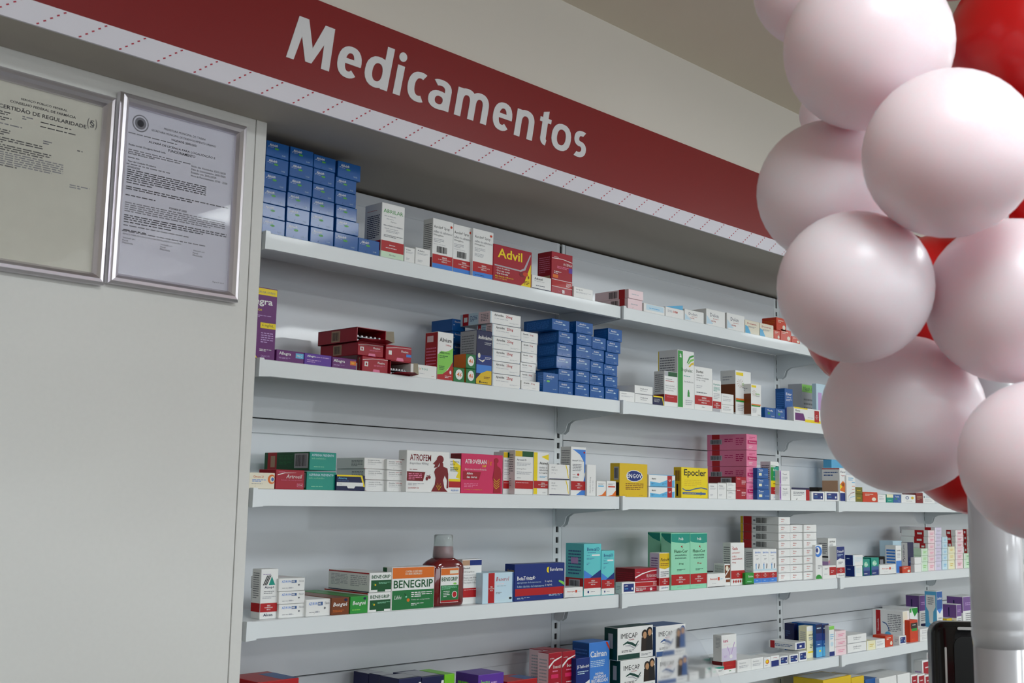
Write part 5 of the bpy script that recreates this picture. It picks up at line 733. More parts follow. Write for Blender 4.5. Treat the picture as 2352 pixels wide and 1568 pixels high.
(0.0949, 0.016, 1.3259, 0.057, 0.09, 0.0234, 'azukon', 'white carton with light blue lettering, fourth shelf, topmost in the blue-lettered column', 'white blue-lettered cartons on the fourth shelf', ''),
(0.1524, 0.01, 1.2785, 0.0551, 0.12, 0.031, 'azukon', 'single white carton with light blue lettering before the brown carton', '', ''),
(0.2068, 0.006, 1.2785, 0.0416, 0.16, 0.0322, 'bengueb', 'low brown carton with italic lettering, fourth shelf', '', ''),
(0.2507, 0.006, 1.2785, 0.0422, 0.16, 0.0326, 'bengueg', 'low bright green carton with italic lettering, fourth shelf', '', ''),
(0.2934, 0.006, 1.2785, 0.0576, 0.14, 0.037, 'beneend', 'white carton with dark green block, fourth shelf, lower of two', '', ''),
(0.2953, 0.006, 1.3154, 0.0563, 0.13, 0.0379, 'beneend', 'white carton with dark green block, fourth shelf, upper of two', '', ''),
(0.3495, 0.004, 1.2785, 0.1116, 0.0286, 0.0837, 'benegrip', 'big carton banded orange, white and green, fourth shelf', '', ''),
(0.5583, 0.026, 1.2785, 0.0572, 0.0245, 0.0929, 'navytop', 'white carton with navy and grey top and red band beside the bottle', '', ''),
(0.5995, 0.006, 1.2785, 0.0944, 0.05, 0.0644, 'beserol', 'pale blue-white carton with vertical red stripe, fourth shelf', '', ''),
(0.6959, 0.006, 1.2785, 0.1634, 0.0299, 0.0801, 'betatrinta', 'wide dark blue carton with red band and yellow-green marks', '', ''),
(0.8553, 0.002, 1.2785, 0.0636, 0.04, 0.0237, 'smallred', 'low white carton with small red print before the aqua cartons', '', ''),
(0.928, 0.008, 1.2785, 0.0628, 0.0564, 0.1202, 'bonecal', 'aqua carton with blue chevrons, taller of two', '', ''),
(0.9891, 0.006, 1.2785, 0.0481, 0.05, 0.1035, 'bonecal', 'aqua carton with blue chevrons, shorter of two', '', ''),
(1.1341, 0.02, 1.2785, 0.0971, 0.0614, 0.0567, 'flogo', 'dark crimson carton with white arc near the first shelf joint', '', ''),
(1.0639, 0.004, 1.2785, 0.0513, 0.0201, 0.0274, 'blueblk', 'low white carton with blue block before the crimson carton', '', ''),
(1.222, 0.012, 1.2785, 0.0455, 0.03, 0.0934, 'flutinol', 'slim yellow and white carton with red band, fourth shelf', '', ''),
(1.2632, 0.006, 1.2785, 0.0807, 0.0312, 0.1423, 'fluxocor', 'tall mint carton with teal cap shape and red band, left of two', '', ''),
(1.3448, 0.006, 1.2785, 0.0765, 0.06, 0.1416, 'fluxocor2', 'tall mint carton with teal cap shape and red band, right of two', '', ''),
(1.3299, 0.09, 1.2785, 0.0641, 0.0414, 0.1405, 'mintplain', 'mint carton set back behind the front mint pair', '', ''),
(1.4173, 0.003, 1.2785, 0.0825, 0.04, 0.0356, 'smallred', 'low white carton with red box mark right of the mint pair', '', ''),
(1.5284, 0.08, 1.2785, 0.0286, 0.05, 0.0347, 'darkfr', 'small dark carton lying behind the low red-marked carton', '', ''),
(1.5149, 0.015, 1.2785, 0.0282, 0.0348, 0.0579, 'brownpic', 'white carton with brown picture front, fourth shelf', '', ''),
(1.5407, 0.012, 1.2785, 0.0659, 0.0259, 0.1136, 'gardena', 'white carton with red lettering and row of red diamonds', '', ''),
(1.6634, 0.02, 1.2785, 0.0393, 0.0263, 0.0945, 'sgota', 'white carton with blue figures, red band and blue base, leftmost of three', '', ''),
(1.7032, 0.02, 1.2785, 0.0405, 0.06, 0.0938, 'sgota', 'white carton with blue figures, red band and blue base, middle of three', '', ''),
(1.7441, 0.02, 1.2785, 0.0407, 0.06, 0.093, 'sgota', 'white carton with blue figures, red band and blue base, rightmost of three', '', ''),
(1.5954, 0.002, 1.2785, 0.0428, 0.03, 0.0322, 'grnsm', 'small green carton before the blue-figured cartons, fourth shelf', '', ''),
(1.795, 0.02, 1.2785, 0.0624, 0.1285, 0.0233, 'whstack', 'white carton with tiny red print, bottom in the first column', 'white cartons with tiny red print stacked on the fourth shelf', ''),
(1.7955, 0.02, 1.3017, 0.0625, 0.1287, 0.0226, 'whstack', 'white carton with tiny red print, second up in the first column', 'white cartons with tiny red print stacked on the fourth shelf', ''),
(1.796, 0.02, 1.3243, 0.0625, 0.1288, 0.0226, 'whstack', 'white carton with tiny red print, third up in the first column', 'white cartons with tiny red print stacked on the fourth shelf', ''),
(1.7965, 0.02, 1.3469, 0.0626, 0.1289, 0.0227, 'whstack', 'white carton with tiny red print, fourth up in the first column', 'white cartons with tiny red print stacked on the fourth shelf', ''),
(1.797, 0.02, 1.3696, 0.0627, 0.1291, 0.0227, 'whstack', 'white carton with tiny red print, fifth up in the first column', 'white cartons with tiny red print stacked on the fourth shelf', ''),
(1.7976, 0.02, 1.3923, 0.0627, 0.1292, 0.0228, 'whstack', 'white carton with tiny red print, sixth up in the first column', 'white cartons with tiny red print stacked on the fourth shelf', ''),
(1.7981, 0.02, 1.4151, 0.0628, 0.1293, 0.0228, 'whstack', 'white carton with tiny red print, seventh up in the first column', 'white cartons with tiny red print stacked on the fourth shelf', ''),
(1.7986, 0.02, 1.4379, 0.0628, 0.1295, 0.0229, 'whstack', 'white carton with tiny red print, topmost in the first column', 'white cartons with tiny red print stacked on the fourth shelf', ''),
(1.8584, 0.02, 1.2785, 0.0673, 0.1, 0.0226, 'whstack', 'white carton with tiny red print, bottom in the second column', 'white cartons with tiny red print stacked on the fourth shelf', ''),
(1.8589, 0.02, 1.3011, 0.0674, 0.1, 0.0227, 'whstack', 'white carton with tiny red print, second up in the second column', 'white cartons with tiny red print stacked on the fourth shelf', ''),
(1.8595, 0.02, 1.3238, 0.0674, 0.1, 0.0228, 'whstack', 'white carton with tiny red print, third up in the second column', 'white cartons with tiny red print stacked on the fourth shelf', ''),
(1.8601, 0.02, 1.3466, 0.0675, 0.1, 0.0228, 'whstack', 'white carton with tiny red print, fourth up in the second column', 'white cartons with tiny red print stacked on the fourth shelf', ''),
(1.8607, 0.02, 1.3694, 0.0676, 0.1, 0.0229, 'whstack', 'white carton with tiny red print, fifth up in the second column', 'white cartons with tiny red print stacked on the fourth shelf', ''),
(1.8613, 0.02, 1.3923, 0.0676, 0.1, 0.0229, 'whstack', 'white carton with tiny red print, sixth up in the second column', 'white cartons with tiny red print stacked on the fourth shelf', ''),
(1.8619, 0.02, 1.4153, 0.0677, 0.1, 0.023, 'whstack', 'white carton with tiny red print, topmost in the second column', 'white cartons with tiny red print stacked on the fourth shelf', ''),
(1.9247, 0.014, 1.2785, 0.0715, 0.12, 0.0231, 'whstack', 'white carton with tiny red print, bottom in the third column', 'white cartons with tiny red print stacked on the fourth shelf', ''),
(1.9254, 0.014, 1.3016, 0.0715, 0.12, 0.0227, 'whstack', 'white carton with tiny red print, second up in the third column', 'white cartons with tiny red print stacked on the fourth shelf', ''),
(1.9261, 0.014, 1.3243, 0.0716, 0.12, 0.0228, 'whstack', 'white carton with tiny red print, third up in the third column', 'white cartons with tiny red print stacked on the fourth shelf', ''),
(1.9267, 0.014, 1.3471, 0.0717, 0.12, 0.0228, 'whstack', 'white carton with tiny red print, fourth up in the third column', 'white cartons with tiny red print stacked on the fourth shelf', ''),
(1.9274, 0.014, 1.3699, 0.0718, 0.12, 0.0229, 'whstack', 'white carton with tiny red print, fifth up in the third column', 'white cartons with tiny red print stacked on the fourth shelf', ''),
(1.9281, 0.014, 1.3928, 0.0718, 0.12, 0.0229, 'whstack', 'white carton with tiny red print, sixth up in the third column', 'white cartons with tiny red print stacked on the fourth shelf', ''),
(1.9287, 0.014, 1.4157, 0.0719, 0.12, 0.023, 'whstack', 'white carton with tiny red print, topmost in the third column', 'white cartons with tiny red print stacked on the fourth shelf', ''),
(1.9752, 0.004, 1.2785, 0.0397, 0.05, 0.1012, 'nine', 'white carton with blue curl and green foot, fourth shelf', '', ''),
(2.0981, 0.03, 1.2785, 0.0493, 0.0384, 0.1185, 'lilband', 'tall white carton with pink and lilac bands, fourth shelf', '', ''),
(2.0112, 0.002, 1.2785, 0.0816, 0.02, 0.0392, 'whredr', 'low white carton with red right half, fourth shelf', '', ''),
(2.1041, 0.006, 1.2785, 0.0491, 0.04, 0.0949, 'bluew', 'blue over white carton with red band, fourth shelf', '', ''),
(2.2158, 0.006, 1.2785, 0.0503, 0.0315, 0.0331, 'bluend', 'white carton with blue left side, lower of two', '', ''),
(2.2063, 0.006, 1.3115, 0.0639, 0.0267, 0.0335, 'bluend', 'white carton with blue left side, upper of two', '', ''),
(2.2717, 0.006, 1.2785, 0.0437, 0.05, 0.0524, 'teal', 'small teal gradient carton, left of two, fourth shelf', '', ''),
(2.3258, 0.006, 1.2785, 0.0515, 0.04, 0.0559, 'teal', 'small teal gradient carton, right of two, fourth shelf', '', ''),
(2.5382, 0.09, 1.2785, 0.0504, 0.05, 0.0501, 'darkfr', 'dark blue-grey carton behind the teal cartons, fourth shelf', '', ''),
(2.3735, 0.002, 1.2785, 0.1127, 0.03, 0.0317, 'smallred', 'low white carton with small red print before the blue-striped carton', '', ''),
(2.5096, 0.012, 1.2785, 0.0393, 0.0372, 0.0904, 'bluestr', 'white carton with blue striped side, fourth shelf', '', ''),
(2.6119, 0.02, 1.2785, 0.0455, 0.0216, 0.0992, 'pyrid', 'dark blue carton with white side and sideways lettering', '', ''),
(2.5317, 0.002, 1.2785, 0.0627, 0.02, 0.0223, 'orange', 'small orange carton before the dark blue carton, fourth shelf', '', ''),
(2.6911, 0.11, 1.2785, 0.0681, 0.05, 0.0992, 'clearw', 'pale blue-white carton peeking over the blue-striped carton', '', ''),
(2.6321, 0.006, 1.2785, 0.0495, 0.06, 0.0263, 'pwhite', 'plain white carton, first pastel column, lower', '', ''),
(2.6336, 0.006, 1.3048, 0.0496, 0.06, 0.0231, 'pwhite', 'plain white carton, first pastel column, upper', '', ''),
(2.7135, 0.02, 1.2785, 0.0496, 0.08, 0.0312, 'pgreen', 'green pastel carton, bottom in its column at the right of the fourth shelf', 'pastel cartons stacked at the right of the fourth shelf', ''),
(2.7152, 0.02, 1.3096, 0.0497, 0.08, 0.0214, 'pgreen', 'green pastel carton, second up in its column at the right of the fourth shelf', 'pastel cartons stacked at the right of the fourth shelf', ''),
(2.7166, 0.02, 1.331, 0.0498, 0.08, 0.0236, 'pgreen', 'green pastel carton, topmost in its column at the right of the fourth shelf', 'pastel cartons stacked at the right of the fourth shelf', ''),
(2.7654, 0.02, 1.2785, 0.0518, 0.06, 0.0277, 'ppink', 'pink pastel carton, bottom in its column at the right of the fourth shelf', 'pastel cartons stacked at the right of the fourth shelf', ''),
(2.7671, 0.02, 1.3061, 0.0519, 0.06, 0.0211, 'ppink', 'pink pastel carton, second up in its column at the right of the fourth shelf', 'pastel cartons stacked at the right of the fourth shelf', ''),
(2.7685, 0.02, 1.3272, 0.0519, 0.06, 0.0222, 'ppink', 'pink pastel carton, third up in its column at the right of the fourth shelf', 'pastel cartons stacked at the right of the fourth shelf', ''),
(2.77, 0.02, 1.3494, 0.052, 0.06, 0.0214, 'ppink', 'pink pastel carton, fourth up in its column at the right of the fourth shelf', 'pastel cartons stacked at the right of the fourth shelf', ''),
(2.7715, 0.02, 1.3709, 0.052, 0.1015, 0.0225, 'ppink', 'pink pastel carton, fifth up in its column at the right of the fourth shelf', 'pastel cartons stacked at the right of the fourth shelf', ''),
(2.773, 0.02, 1.3934, 0.0521, 0.0973, 0.0226, 'ppink', 'pink pastel carton, topmost in its column at the right of the fourth shelf', 'pastel cartons stacked at the right of the fourth shelf', ''),
(2.8198, 0.02, 1.2785, 0.0529, 0.06, 0.0302, 'plilac', 'lilac pastel carton, bottom in its column at the right of the fourth shelf', 'pastel cartons stacked at the right of the fourth shelf', ''),
(2.8217, 0.02, 1.3087, 0.0529, 0.06, 0.0221, 'plilac', 'lilac pastel carton, second up in its column at the right of the fourth shelf', 'pastel cartons stacked at the right of the fourth shelf', ''),
(2.8232, 0.02, 1.3308, 0.053, 0.06, 0.0219, 'plilac', 'lilac pastel carton, third up in its column at the right of the fourth shelf', 'pastel cartons stacked at the right of the fourth shelf', ''),
(2.8249, 0.02, 1.3527, 0.053, 0.06, 0.0254, 'plilac', 'lilac pastel carton, fourth up in its column at the right of the fourth shelf', 'pastel cartons stacked at the right of the fourth shelf', ''),
(2.8266, 0.02, 1.3781, 0.0531, 0.06, 0.0239, 'plilac', 'lilac pastel carton, fifth up in its column at the right of the fourth shelf', 'pastel cartons stacked at the right of the fourth shelf', ''),
(2.8282, 0.02, 1.4019, 0.0531, 0.1299, 0.0236, 'plilac', 'lilac pastel carton, topmost in its column at the right of the fourth shelf', 'pastel cartons stacked at the right of the fourth shelf', ''),
(2.8791, 0.02, 1.2785, 0.0443, 0.08, 0.0314, 'pblue', 'blue pastel carton, bottom in its column at the right of the fourth shelf', 'pastel cartons stacked at the right of the fourth shelf', ''),
(2.881, 0.02, 1.3099, 0.0443, 0.08, 0.0202, 'pblue', 'blue pastel carton, second up in its column at the right of the fourth shelf', 'pastel cartons stacked at the right of the fourth shelf', ''),
(2.8825, 0.02, 1.33, 0.0444, 0.08, 0.021, 'pblue', 'blue pastel carton, third up in its column at the right of the fourth shelf', 'pastel cartons stacked at the right of the fourth shelf', ''),
(2.884, 0.02, 1.3511, 0.0444, 0.08, 0.0208, 'pblue', 'blue pastel carton, fourth up in its column at the right of the fourth shelf', 'pastel cartons stacked at the right of the fourth shelf', ''),
(2.8855, 0.02, 1.3719, 0.0444, 0.08, 0.0203, 'pblue', 'blue pastel carton, topmost in its column at the right of the fourth shelf', 'pastel cartons stacked at the right of the fourth shelf', ''),
(2.9279, 0.02, 1.2785, 0.0549, 0.08, 0.0315, 'pyellow', 'yellow pastel carton, bottom in its column at the right of the fourth shelf', 'pastel cartons stacked at the right of the fourth shelf', ''),
(2.93, 0.02, 1.31, 0.055, 0.08, 0.0244, 'pyellow', 'yellow pastel carton, second up in its column at the right of the fourth shelf', 'pastel cartons stacked at the right of the fourth shelf', ''),
(2.9318, 0.02, 1.3344, 0.055, 0.08, 0.0231, 'pyellow', 'yellow pastel carton, topmost in its column at the right of the fourth shelf', 'pastel cartons stacked at the right of the fourth shelf', ''),
(2.9901, 0.02, 1.2785, 0.0656, 0.06, 0.0321, 'prose', 'rose pastel carton, bottom in its column at the right of the fourth shelf', 'pastel cartons stacked at the right of the fourth shelf', ''),
(2.9921, 0.02, 1.3106, 0.0656, 0.06, 0.0206, 'prose', 'rose pastel carton, second up in its column at the right of the fourth shelf', 'pastel cartons stacked at the right of the fourth shelf', ''),
(2.9937, 0.02, 1.3312, 0.0657, 0.06, 0.0198, 'prose', 'rose pastel carton, third up in its column at the right of the fourth shelf', 'pastel cartons stacked at the right of the fourth shelf', ''),
(2.9953, 0.02, 1.351, 0.0658, 0.0305, 0.0218, 'prose', 'rose pastel carton, fourth up in its column at the right of the fourth shelf', 'pastel cartons stacked at the right of the fourth shelf', ''),
(2.997, 0.02, 1.3727, 0.0658, 0.0334, 0.021, 'prose', 'rose pastel carton, fifth up in its column at the right of the fourth shelf', 'pastel cartons stacked at the right of the fourth shelf', ''),
(2.9986, 0.02, 1.3937, 0.0659, 0.0364, 0.0216, 'prose', 'rose pastel carton, topmost in its column at the right of the fourth shelf', 'pastel cartons stacked at the right of the fourth shelf', ''),
(3.0624, 0.02, 1.2785, 0.0763, 0.08, 0.032, 'pmint', 'mint pastel carton, bottom in its column at the right of the fourth shelf', 'pastel cartons stacked at the right of the fourth shelf', ''),
(3.0646, 0.02, 1.3105, 0.0763, 0.08, 0.0205, 'pmint', 'mint pastel carton, topmost in its column at the right of the fourth shelf', 'pastel cartons stacked at the right of the fourth shelf', ''),
(3.1259, 0.024, 1.3302, 0.0644, 0.0225, 0.0219, 'ppeach', 'peach pastel carton, second up in its column at the right of the fourth shelf', 'pastel cartons stacked at the right of the fourth shelf', ''),
(3.1277, 0.024, 1.3521, 0.0645, 0.0255, 0.0217, 'ppeach', 'peach pastel carton, third up in its column at the right of the fourth shelf', 'pastel cartons stacked at the right of the fourth shelf', ''),
(3.1295, 0.024, 1.3738, 0.0646, 0.0255, 0.0212, 'ppeach', 'peach pastel carton, fourth up in its column at the right of the fourth shelf', 'pastel cartons stacked at the right of the fourth shelf', ''),
(3.1313, 0.024, 1.395, 0.0646, 0.0284, 0.0221, 'ppeach', 'peach pastel carton, topmost in its column at the right of the fourth shelf', 'pastel cartons stacked at the right of the fourth shelf', ''),
(0.0627, 0.02, 1.0505, 0.088, 0.1, 0.1203, 'redflat', 'flat red and blue carton at the left of the bottom visible shelf', '', ''),
(0.4024, 0.13, 1.0505, 0.0394, 0.05, 0.0903, 'navgrn', 'navy and green carton, leftmost of the dark group on the fifth shelf', '', ''),
(0.3986, 0.075, 1.0505, 0.0346, 0.05, 0.093, 'navgrn', 'navy carton with pale top, second of the dark group', '', ''),
(0.3818, 0.012, 1.0505, 0.0588, 0.06, 0.096, 'navgrn', 'navy carton with white swoosh, nearest of the dark group', '', ''),
(0.442, 0.012, 1.0505, 0.0597, 0.09, 0.0934, 'navgrn', 'navy carton with white swoosh beside the lime carton', '', ''),
(0.5381, 0.05, 1.0505, 0.0288, 0.08, 0.0857, 'lime', 'lime green carton behind the purple carton on the fifth shelf', '', ''),
(0.5991, 0.012, 1.0505, 0.0758, 0.0692, 0.0831, 'purple', 'purple carton with yellow-green word, fifth shelf', '', ''),
(0.6795, 0.006, 1.0505, 0.0937, 0.07, 0.0626, 'redflat', 'flat red carton before the crimson pair on the fifth shelf', '', ''),
(0.8999, 0.1, 1.0505, 0.0519, 0.05, 0.1004, 'crim2', 'crimson carton set behind the front crimson pair', '', ''),
(0.8251, 0.02, 1.0505, 0.0438, 0.033, 0.1089, 'crim2', 'crimson carton with white arc, left of the front pair', '', ''),
(0.8709, 0.02, 1.0505, 0.0449, 0.06, 0.1084, 'crim2', 'crimson carton with white arc, right of the front pair', '', ''),
(0.9026, 0.006, 1.0505, 0.0485, 0.03, 0.0918, 'btab', 'dark blue carton with white foot before the large blue carton', '', ''),
(0.9764, 0.03, 1.0505, 0.0751, 0.0523, 0.1186, 'calman', 'large bright blue carton with white lettering and red corner ribbon', '', ''),
(1.0703, 0.012, 1.0505, 0.1361, 0.0323, 0.072, 'imecapg', 'green-edged carton with portrait of a couple, lower of two', '', ''),
(1.0587, 0.012, 1.1225, 0.1381, 0.0408, 0.0762, 'imecapg', 'green-edged carton with portrait of a couple, upper of two', '', ''),
(1.2149, 0.012, 1.0505, 0.1266, 0.07, 0.0679, 'imecapb', 'blue-edged carton with portrait of two men, lower of two', '', ''),
(1.2088, 0.012, 1.1184, 0.1238, 0.07, 0.0745, 'imecapb', 'blue-edged carton with portrait of two men, upper of two', '', ''),
(1.341, 0.006, 1.0505, 0.0407, 0.06, 0.0206, 'tinyw', 'small white carton seen through the clear plastic, fifth shelf', '', ''),
(1.4108, 0.006, 1.0505, 0.0268, 0.06, 0.0257, 'grnwh', 'small white and sea-green carton, left of the lower two', '', ''),
(1.435, 0.003, 1.0505, 0.0574, 0.06, 0.0239, 'grnwh', 'small white and sea-green carton, right of the lower two', '', ''),
(1.5099, 0.09, 1.0505, 0.046, 0.05, 0.0299, 'grnwh', 'small white and sea-green carton resting higher, fifth shelf', '', ''),
(1.4996, 0.012, 1.0505, 0.0647, 0.0346, 0.0321, 'redwh', 'white carton with wide red band, under the pale lilac one', '', ''),
(1.4944, 0.012, 1.0827, 0.0706, 0.0269, 0.0689, 'iuni', 'pale lilac and white carton standing on a red-banded one', '', ''),
(1.5598, 0.006, 1.0505, 0.066, 0.12, 0.0317, 'loww3', 'plain white carton right of the red-banded one, fifth shelf', '', ''),
(1.6264, 0.006, 1.0505, 0.0619, 0.12, 0.0309, 'loww3', 'plain white carton second from the red-banded one, fifth shelf', '', ''),
(1.6913, 0.006, 1.0505, 0.0326, 0.05, 0.0284, 'yeldot', 'small white carton with yellow shield mark, fifth shelf', '', ''),
(1.7252, 0.006, 1.0505, 0.0446, 0.05, 0.0292, 'navfoot', 'small white carton with navy lower half, fifth shelf', '', ''),
(1.7717, 0.006, 1.0505, 0.0456, 0.05, 0.024, 'blueblk', 'small blue block carton, leftmost of three on the fifth shelf', '', ''),
(1.8239, 0.006, 1.0505, 0.048, 0.05, 0.0244, 'blueblk', 'small blue block carton, middle of three on the fifth shelf', '', ''),
(1.8829, 0.01, 1.0505, 0.0437, 0.05, 0.028, 'blueblk', 'small blue block carton, rightmost of three on the fifth shelf', '', ''),
(1.8703, 0.014, 1.083, 0.0579, 0.0875, 0.0214, 'blueblk2', 'long white carton with blue end lying on the others', '', ''),
(1.9774, 0.08, 1.0505, 0.0743, 0.033, 0.0947, 'navtall', 'navy carton at the back behind the cream carton', '', ''),
(1.9631, 0.03, 1.0505, 0.0508, 0.0274, 0.0926, 'creamtall', 'cream and pale green carton, fifth shelf', '', ''),
(1.9977, 0.02, 1.0505, 0.0379, 0.08, 0.0973, 'navgrad', 'tall navy to light blue carton, left of two', '', ''),
(2.037, 0.02, 1.0505, 0.0378, 0.08, 0.0948, 'navgrad', 'tall navy to light blue carton, right of two', '', ''),
(2.0507, 0.006, 1.0505, 0.0307, 0.04, 0.0898, 'greencap', 'slim white carton with green cap and blue foot at second joint', '', ''),
(2.0817, 0.006, 1.0505, 0.0717, 0.08, 0.0253, 'ppink', 'pale pink carton, fifth shelf, bottom in the pale pink column', 'pale pink cartons on the fifth shelf', ''),
(2.0826, 0.006, 1.0759, 0.0718, 0.08, 0.0213, 'ppink', 'pale pink carton, fifth shelf, second up in the pale pink column', 'pale pink cartons on the fifth shelf', ''),
(2.0835, 0.006, 1.0972, 0.0688, 0.08, 0.0249, 'ppink', 'pale pink carton, fifth shelf, topmost in the pale pink column', 'pale pink cartons on the fifth shelf', ''),
(2.1611, 0.006, 1.0505, 0.12, 0.1, 0.0283, 'loww2', 'long white carton right of the pale pink stack, lower of two', '', ''),
(2.1622, 0.006, 1.0788, 0.1201, 0.1, 0.0253, 'loww2', 'long white carton right of the pale pink stack, upper of two', '', ''),
(2.285, 0.006, 1.0505, 0.0566, 0.06, 0.0282, 'pyellow', 'cream carton between white ones on the fifth shelf', '', ''),
(2.3441, 0.006, 1.0505, 0.0613, 0.06, 0.0283, 'loww3', 'white carton touching the orange one, fifth shelf', '', ''),
(2.4089, 0.006, 1.0505, 0.0526, 0.0434, 0.0362, 'orange', 'orange carton on the fifth shelf', '', ''),
(2.5019, 0.004, 1.0505, 0.0492, 0.0201, 0.0279, 'blueblk', 'low white carton with blue end before the red-striped carton', '', ''),
(2.5849, 0.03, 1.0505, 0.0478, 0.1076, 0.1008, 'bigwhr', 'large white carton with vertical red stripe on its long side', '', ''),
(2.7206, 0.07, 1.0505, 0.0621, 0.1, 0.101, 'greenv', 'tall white carton with green corner behind the large red-striped one', '', ''),
(2.5971, 0.012, 1.0505, 0.0592, 0.05, 0.0718, 'ornlow', 'orange carton with black and green top before the white ones', '', ''),
(2.6581, 0.006, 1.0505, 0.1033, 0.05, 0.0166, 'loww3', 'small white carton left of the black device, lower of two', '', ''),
(2.6594, 0.006, 1.0671, 0.1034, 0.05, 0.0231, 'loww3', 'small white carton left of the black device, upper of two', '', ''),
(2.8248, 0.02, 1.0505, 0.0453, 0.0429, 0.1567, 'syringe', 'tall blue carton with white syringe drawing on its side', '', ''),
(2.8613, 0.1, 1.0505, 0.0739, 0.05, 0.1347, 'purpw', 'lilac carton behind the tall blue carton', '', ''),
(2.967, 0.012, 1.0505, 0.0415, 0.05, 0.1042, 'purpw', 'smaller purple and white carton left of the white pipe', '', ''),
(3.041, 0.02, 1.0505, 0.1271, 0.0592, 0.1278, 'purpw', 'purple and white carton partly behind the white pipe', '', ''),
(2.9254, 0.03, 1.0505, 0.082, 0.03, 0.0564, 'yellowp', 'small amber yellow carton left of the white pipe', '', ''),
(2.036, 0.02, 0.822, 0.1692, 0.1, 0.1608, 'yellowp', 'yellow carton with pale top on the lowest visible shelf, left', '', ''),
(2.2073, 0.02, 0.822, 0.0813, 0.1, 0.1515, 'yellowp', 'yellow carton with pale top on the lowest visible shelf, right', '', ''),
(2.2954, 0.02, 0.822, 0.0776, 0.05, 0.1375, 'bluesm', 'low blue carton beside the yellow pair, lowest visible shelf', '', ''),
(2.3615, 0.006, 0.822, 0.1174, 0.1, 0.1366, 'loww2', 'white carton with grey print, lowest visible shelf, left of pair', '', ''),
(2.4875, 0.006, 0.822, 0.0875, 0.1, 0.136, 'loww2', 'white carton with grey print, lowest visible shelf, right of pair', '', ''),
(2.9548, 0.12, 0.822, 0.0604, 0.06, 0.1576, 'crimw', 'white carton with crimson flag behind the others near the black device', '', ''),
(2.7532, 0.045, 0.822, 0.0697, 0.0312, 0.154, 'crimw', 'tall white carton with crimson flag on the lowest visible shelf', '', ''),
(2.5836, 0.006, 0.822, 0.0468, 0.03, 0.127, 'crimw', 'small crimson-flagged carton at the left of the bottom pile', '', ''),
(2.634, 0.006, 0.822, 0.0496, 0.03, 0.1223, 'crimw', 'small crimson-flagged carton in the middle of the bottom pile', '', ''),
(2.6852, 0.006, 0.822, 0.0496, 0.03, 0.1155, 'crimw', 'small crimson-flagged carton beside the black device', '', ''),
]
for a in BOX: carton(*a)
# ------------------------------------------------------------------ red mouthwash-like bottle on the fourth shelf
DES['bottle_label']=('w',[R_ for R_ in (('r',0,.8,1,1,'or'),('r',.5,.84,.98,.94,'cr'),('t','BENEGRIP',.04,.62,.96,.74,'dg','b'),('e',.8,.54,.1,.03,'lgr'),('r',0,.06,1,.5,'bg'),('l',.05,.38,.9,.48,3,'mint'),('l',.15,.15,.5,.35,4,'w'),('e',.78,.22,.15,.1,'w'),('e',.78,.22,.12,.08,'r'),('r',0,0,1,.06,'r'))])
bz=1.2785; by=.034; bx=.5105
m_liq=mat('bottle_red',(120,8,16),rough=.12,coat=.6,noise=.02,Transmission_Weight=.25)
m_cap=mat('cap_clear_plastic',(222,230,228),rough=.15,noise=.02,Transmission_Weight=.75,IOR=1.3)
m_capin=mat('cap_pink_inner',(170,70,90),rough=.4)
def superlathe(bm,prof,n=48,e=4.5,mi=0):
    rings=[]
    for rx,ry,z in prof:
        rg=[]
        for i in range(n):
            t=2*math.pi*i/n; c,s=math.cos(t),math.sin(t); k=(abs(c)**e+abs(s)**e)**(-1/e); rg.append(bm.verts.new((rx*c*k,ry*s*k,z)))
        rings.append(rg)
    for a,b in zip(rings[:-1],rings[1:]):
        for i in range(n): bm.faces.new((a[i],a[(i+1)%n],b[(i+1)%n],b[i])).material_index=mi
    bm.faces.new(rings[0][::-1]); bm.faces.new(rings[-1])
bm=bmesh.new()
superlathe(bm,[(.041,.020,0),(.0445,.0235,.003),(.0455,.0245,.008),(.0455,.0245,.076),(.043,.0235,.084),(.036,.021,.090),(.025,.019,.0945),(.021,.019,.0965)])
bt=mk('bottle',bm,m_liq,None,True,(bx,by,bz)); tag(bt,'squat red bottle with clear cap and green-white label, fourth shelf','bottle')
bm=bmesh.new(); tube(bm,0,0,[(.0205,.0965),(.022,.098),(.0215,.108),(.0198,.128),(.0198,.1425),(.018,.144)],n=36); mk('cap',bm,m_cap,bt,True)
bm=bmesh.new(); tube(bm,0,0,[(.017,.0965),(.017,.118),(.015,.12)],n=24); nk=mk('neck',bm,m_capin,bt,True); nk['label']='dark pink neck seen inside the clear cap'
lm=build_print('bottle_label',.05,.01,.07,'bottle_label')
bm=bmesh.new(); box(bm,0,0,0,.05,.0006,.07); lb=mk('bottle_label',bm,MT['card_w'],bt,False,(-.028,-.0252,.008)); link('printed_design',lm,lb)
# ------------------------------------------------------------------ white pipe carrying the balloons
m_pvc=mat('pvc_white',(204,204,208),rough=.26,noise=.01,coat=.25)
px,py=.2215,-1.2165
pl=empty('balloon_stand',(px,py,0)); tag(pl,'round white plastic pipe standing under the balloon cluster','pipe')
# the pipe leans very slightly as the photograph shows
bm=bmesh.new(); tube(bm,0,0,[(.0272,.02),(.0272,1.36)],n=40); mk('lower_pipe',bm,m_pvc,pl,True)
bm=bmesh.new(); tube(bm,0,0,[(.0272,1.344),(.0288,1.358),(.0288,1.3635),(.0281,1.365),(.0288,1.3665),(.0288,1.384),(.0282,1.3855),(.0288,1.387),(.0288,1.46),(.0283,1.461),(.0283,2.0)],n=40); mk('coupling',bm,m_pvc,pl,True)
bm=bmesh.new(); tube(bm,0,0,[(.16,0),(.16,.018),(.04,.022),(.03,.06)],n=40); mk('base_plate',bm,m_pvc,pl,True)
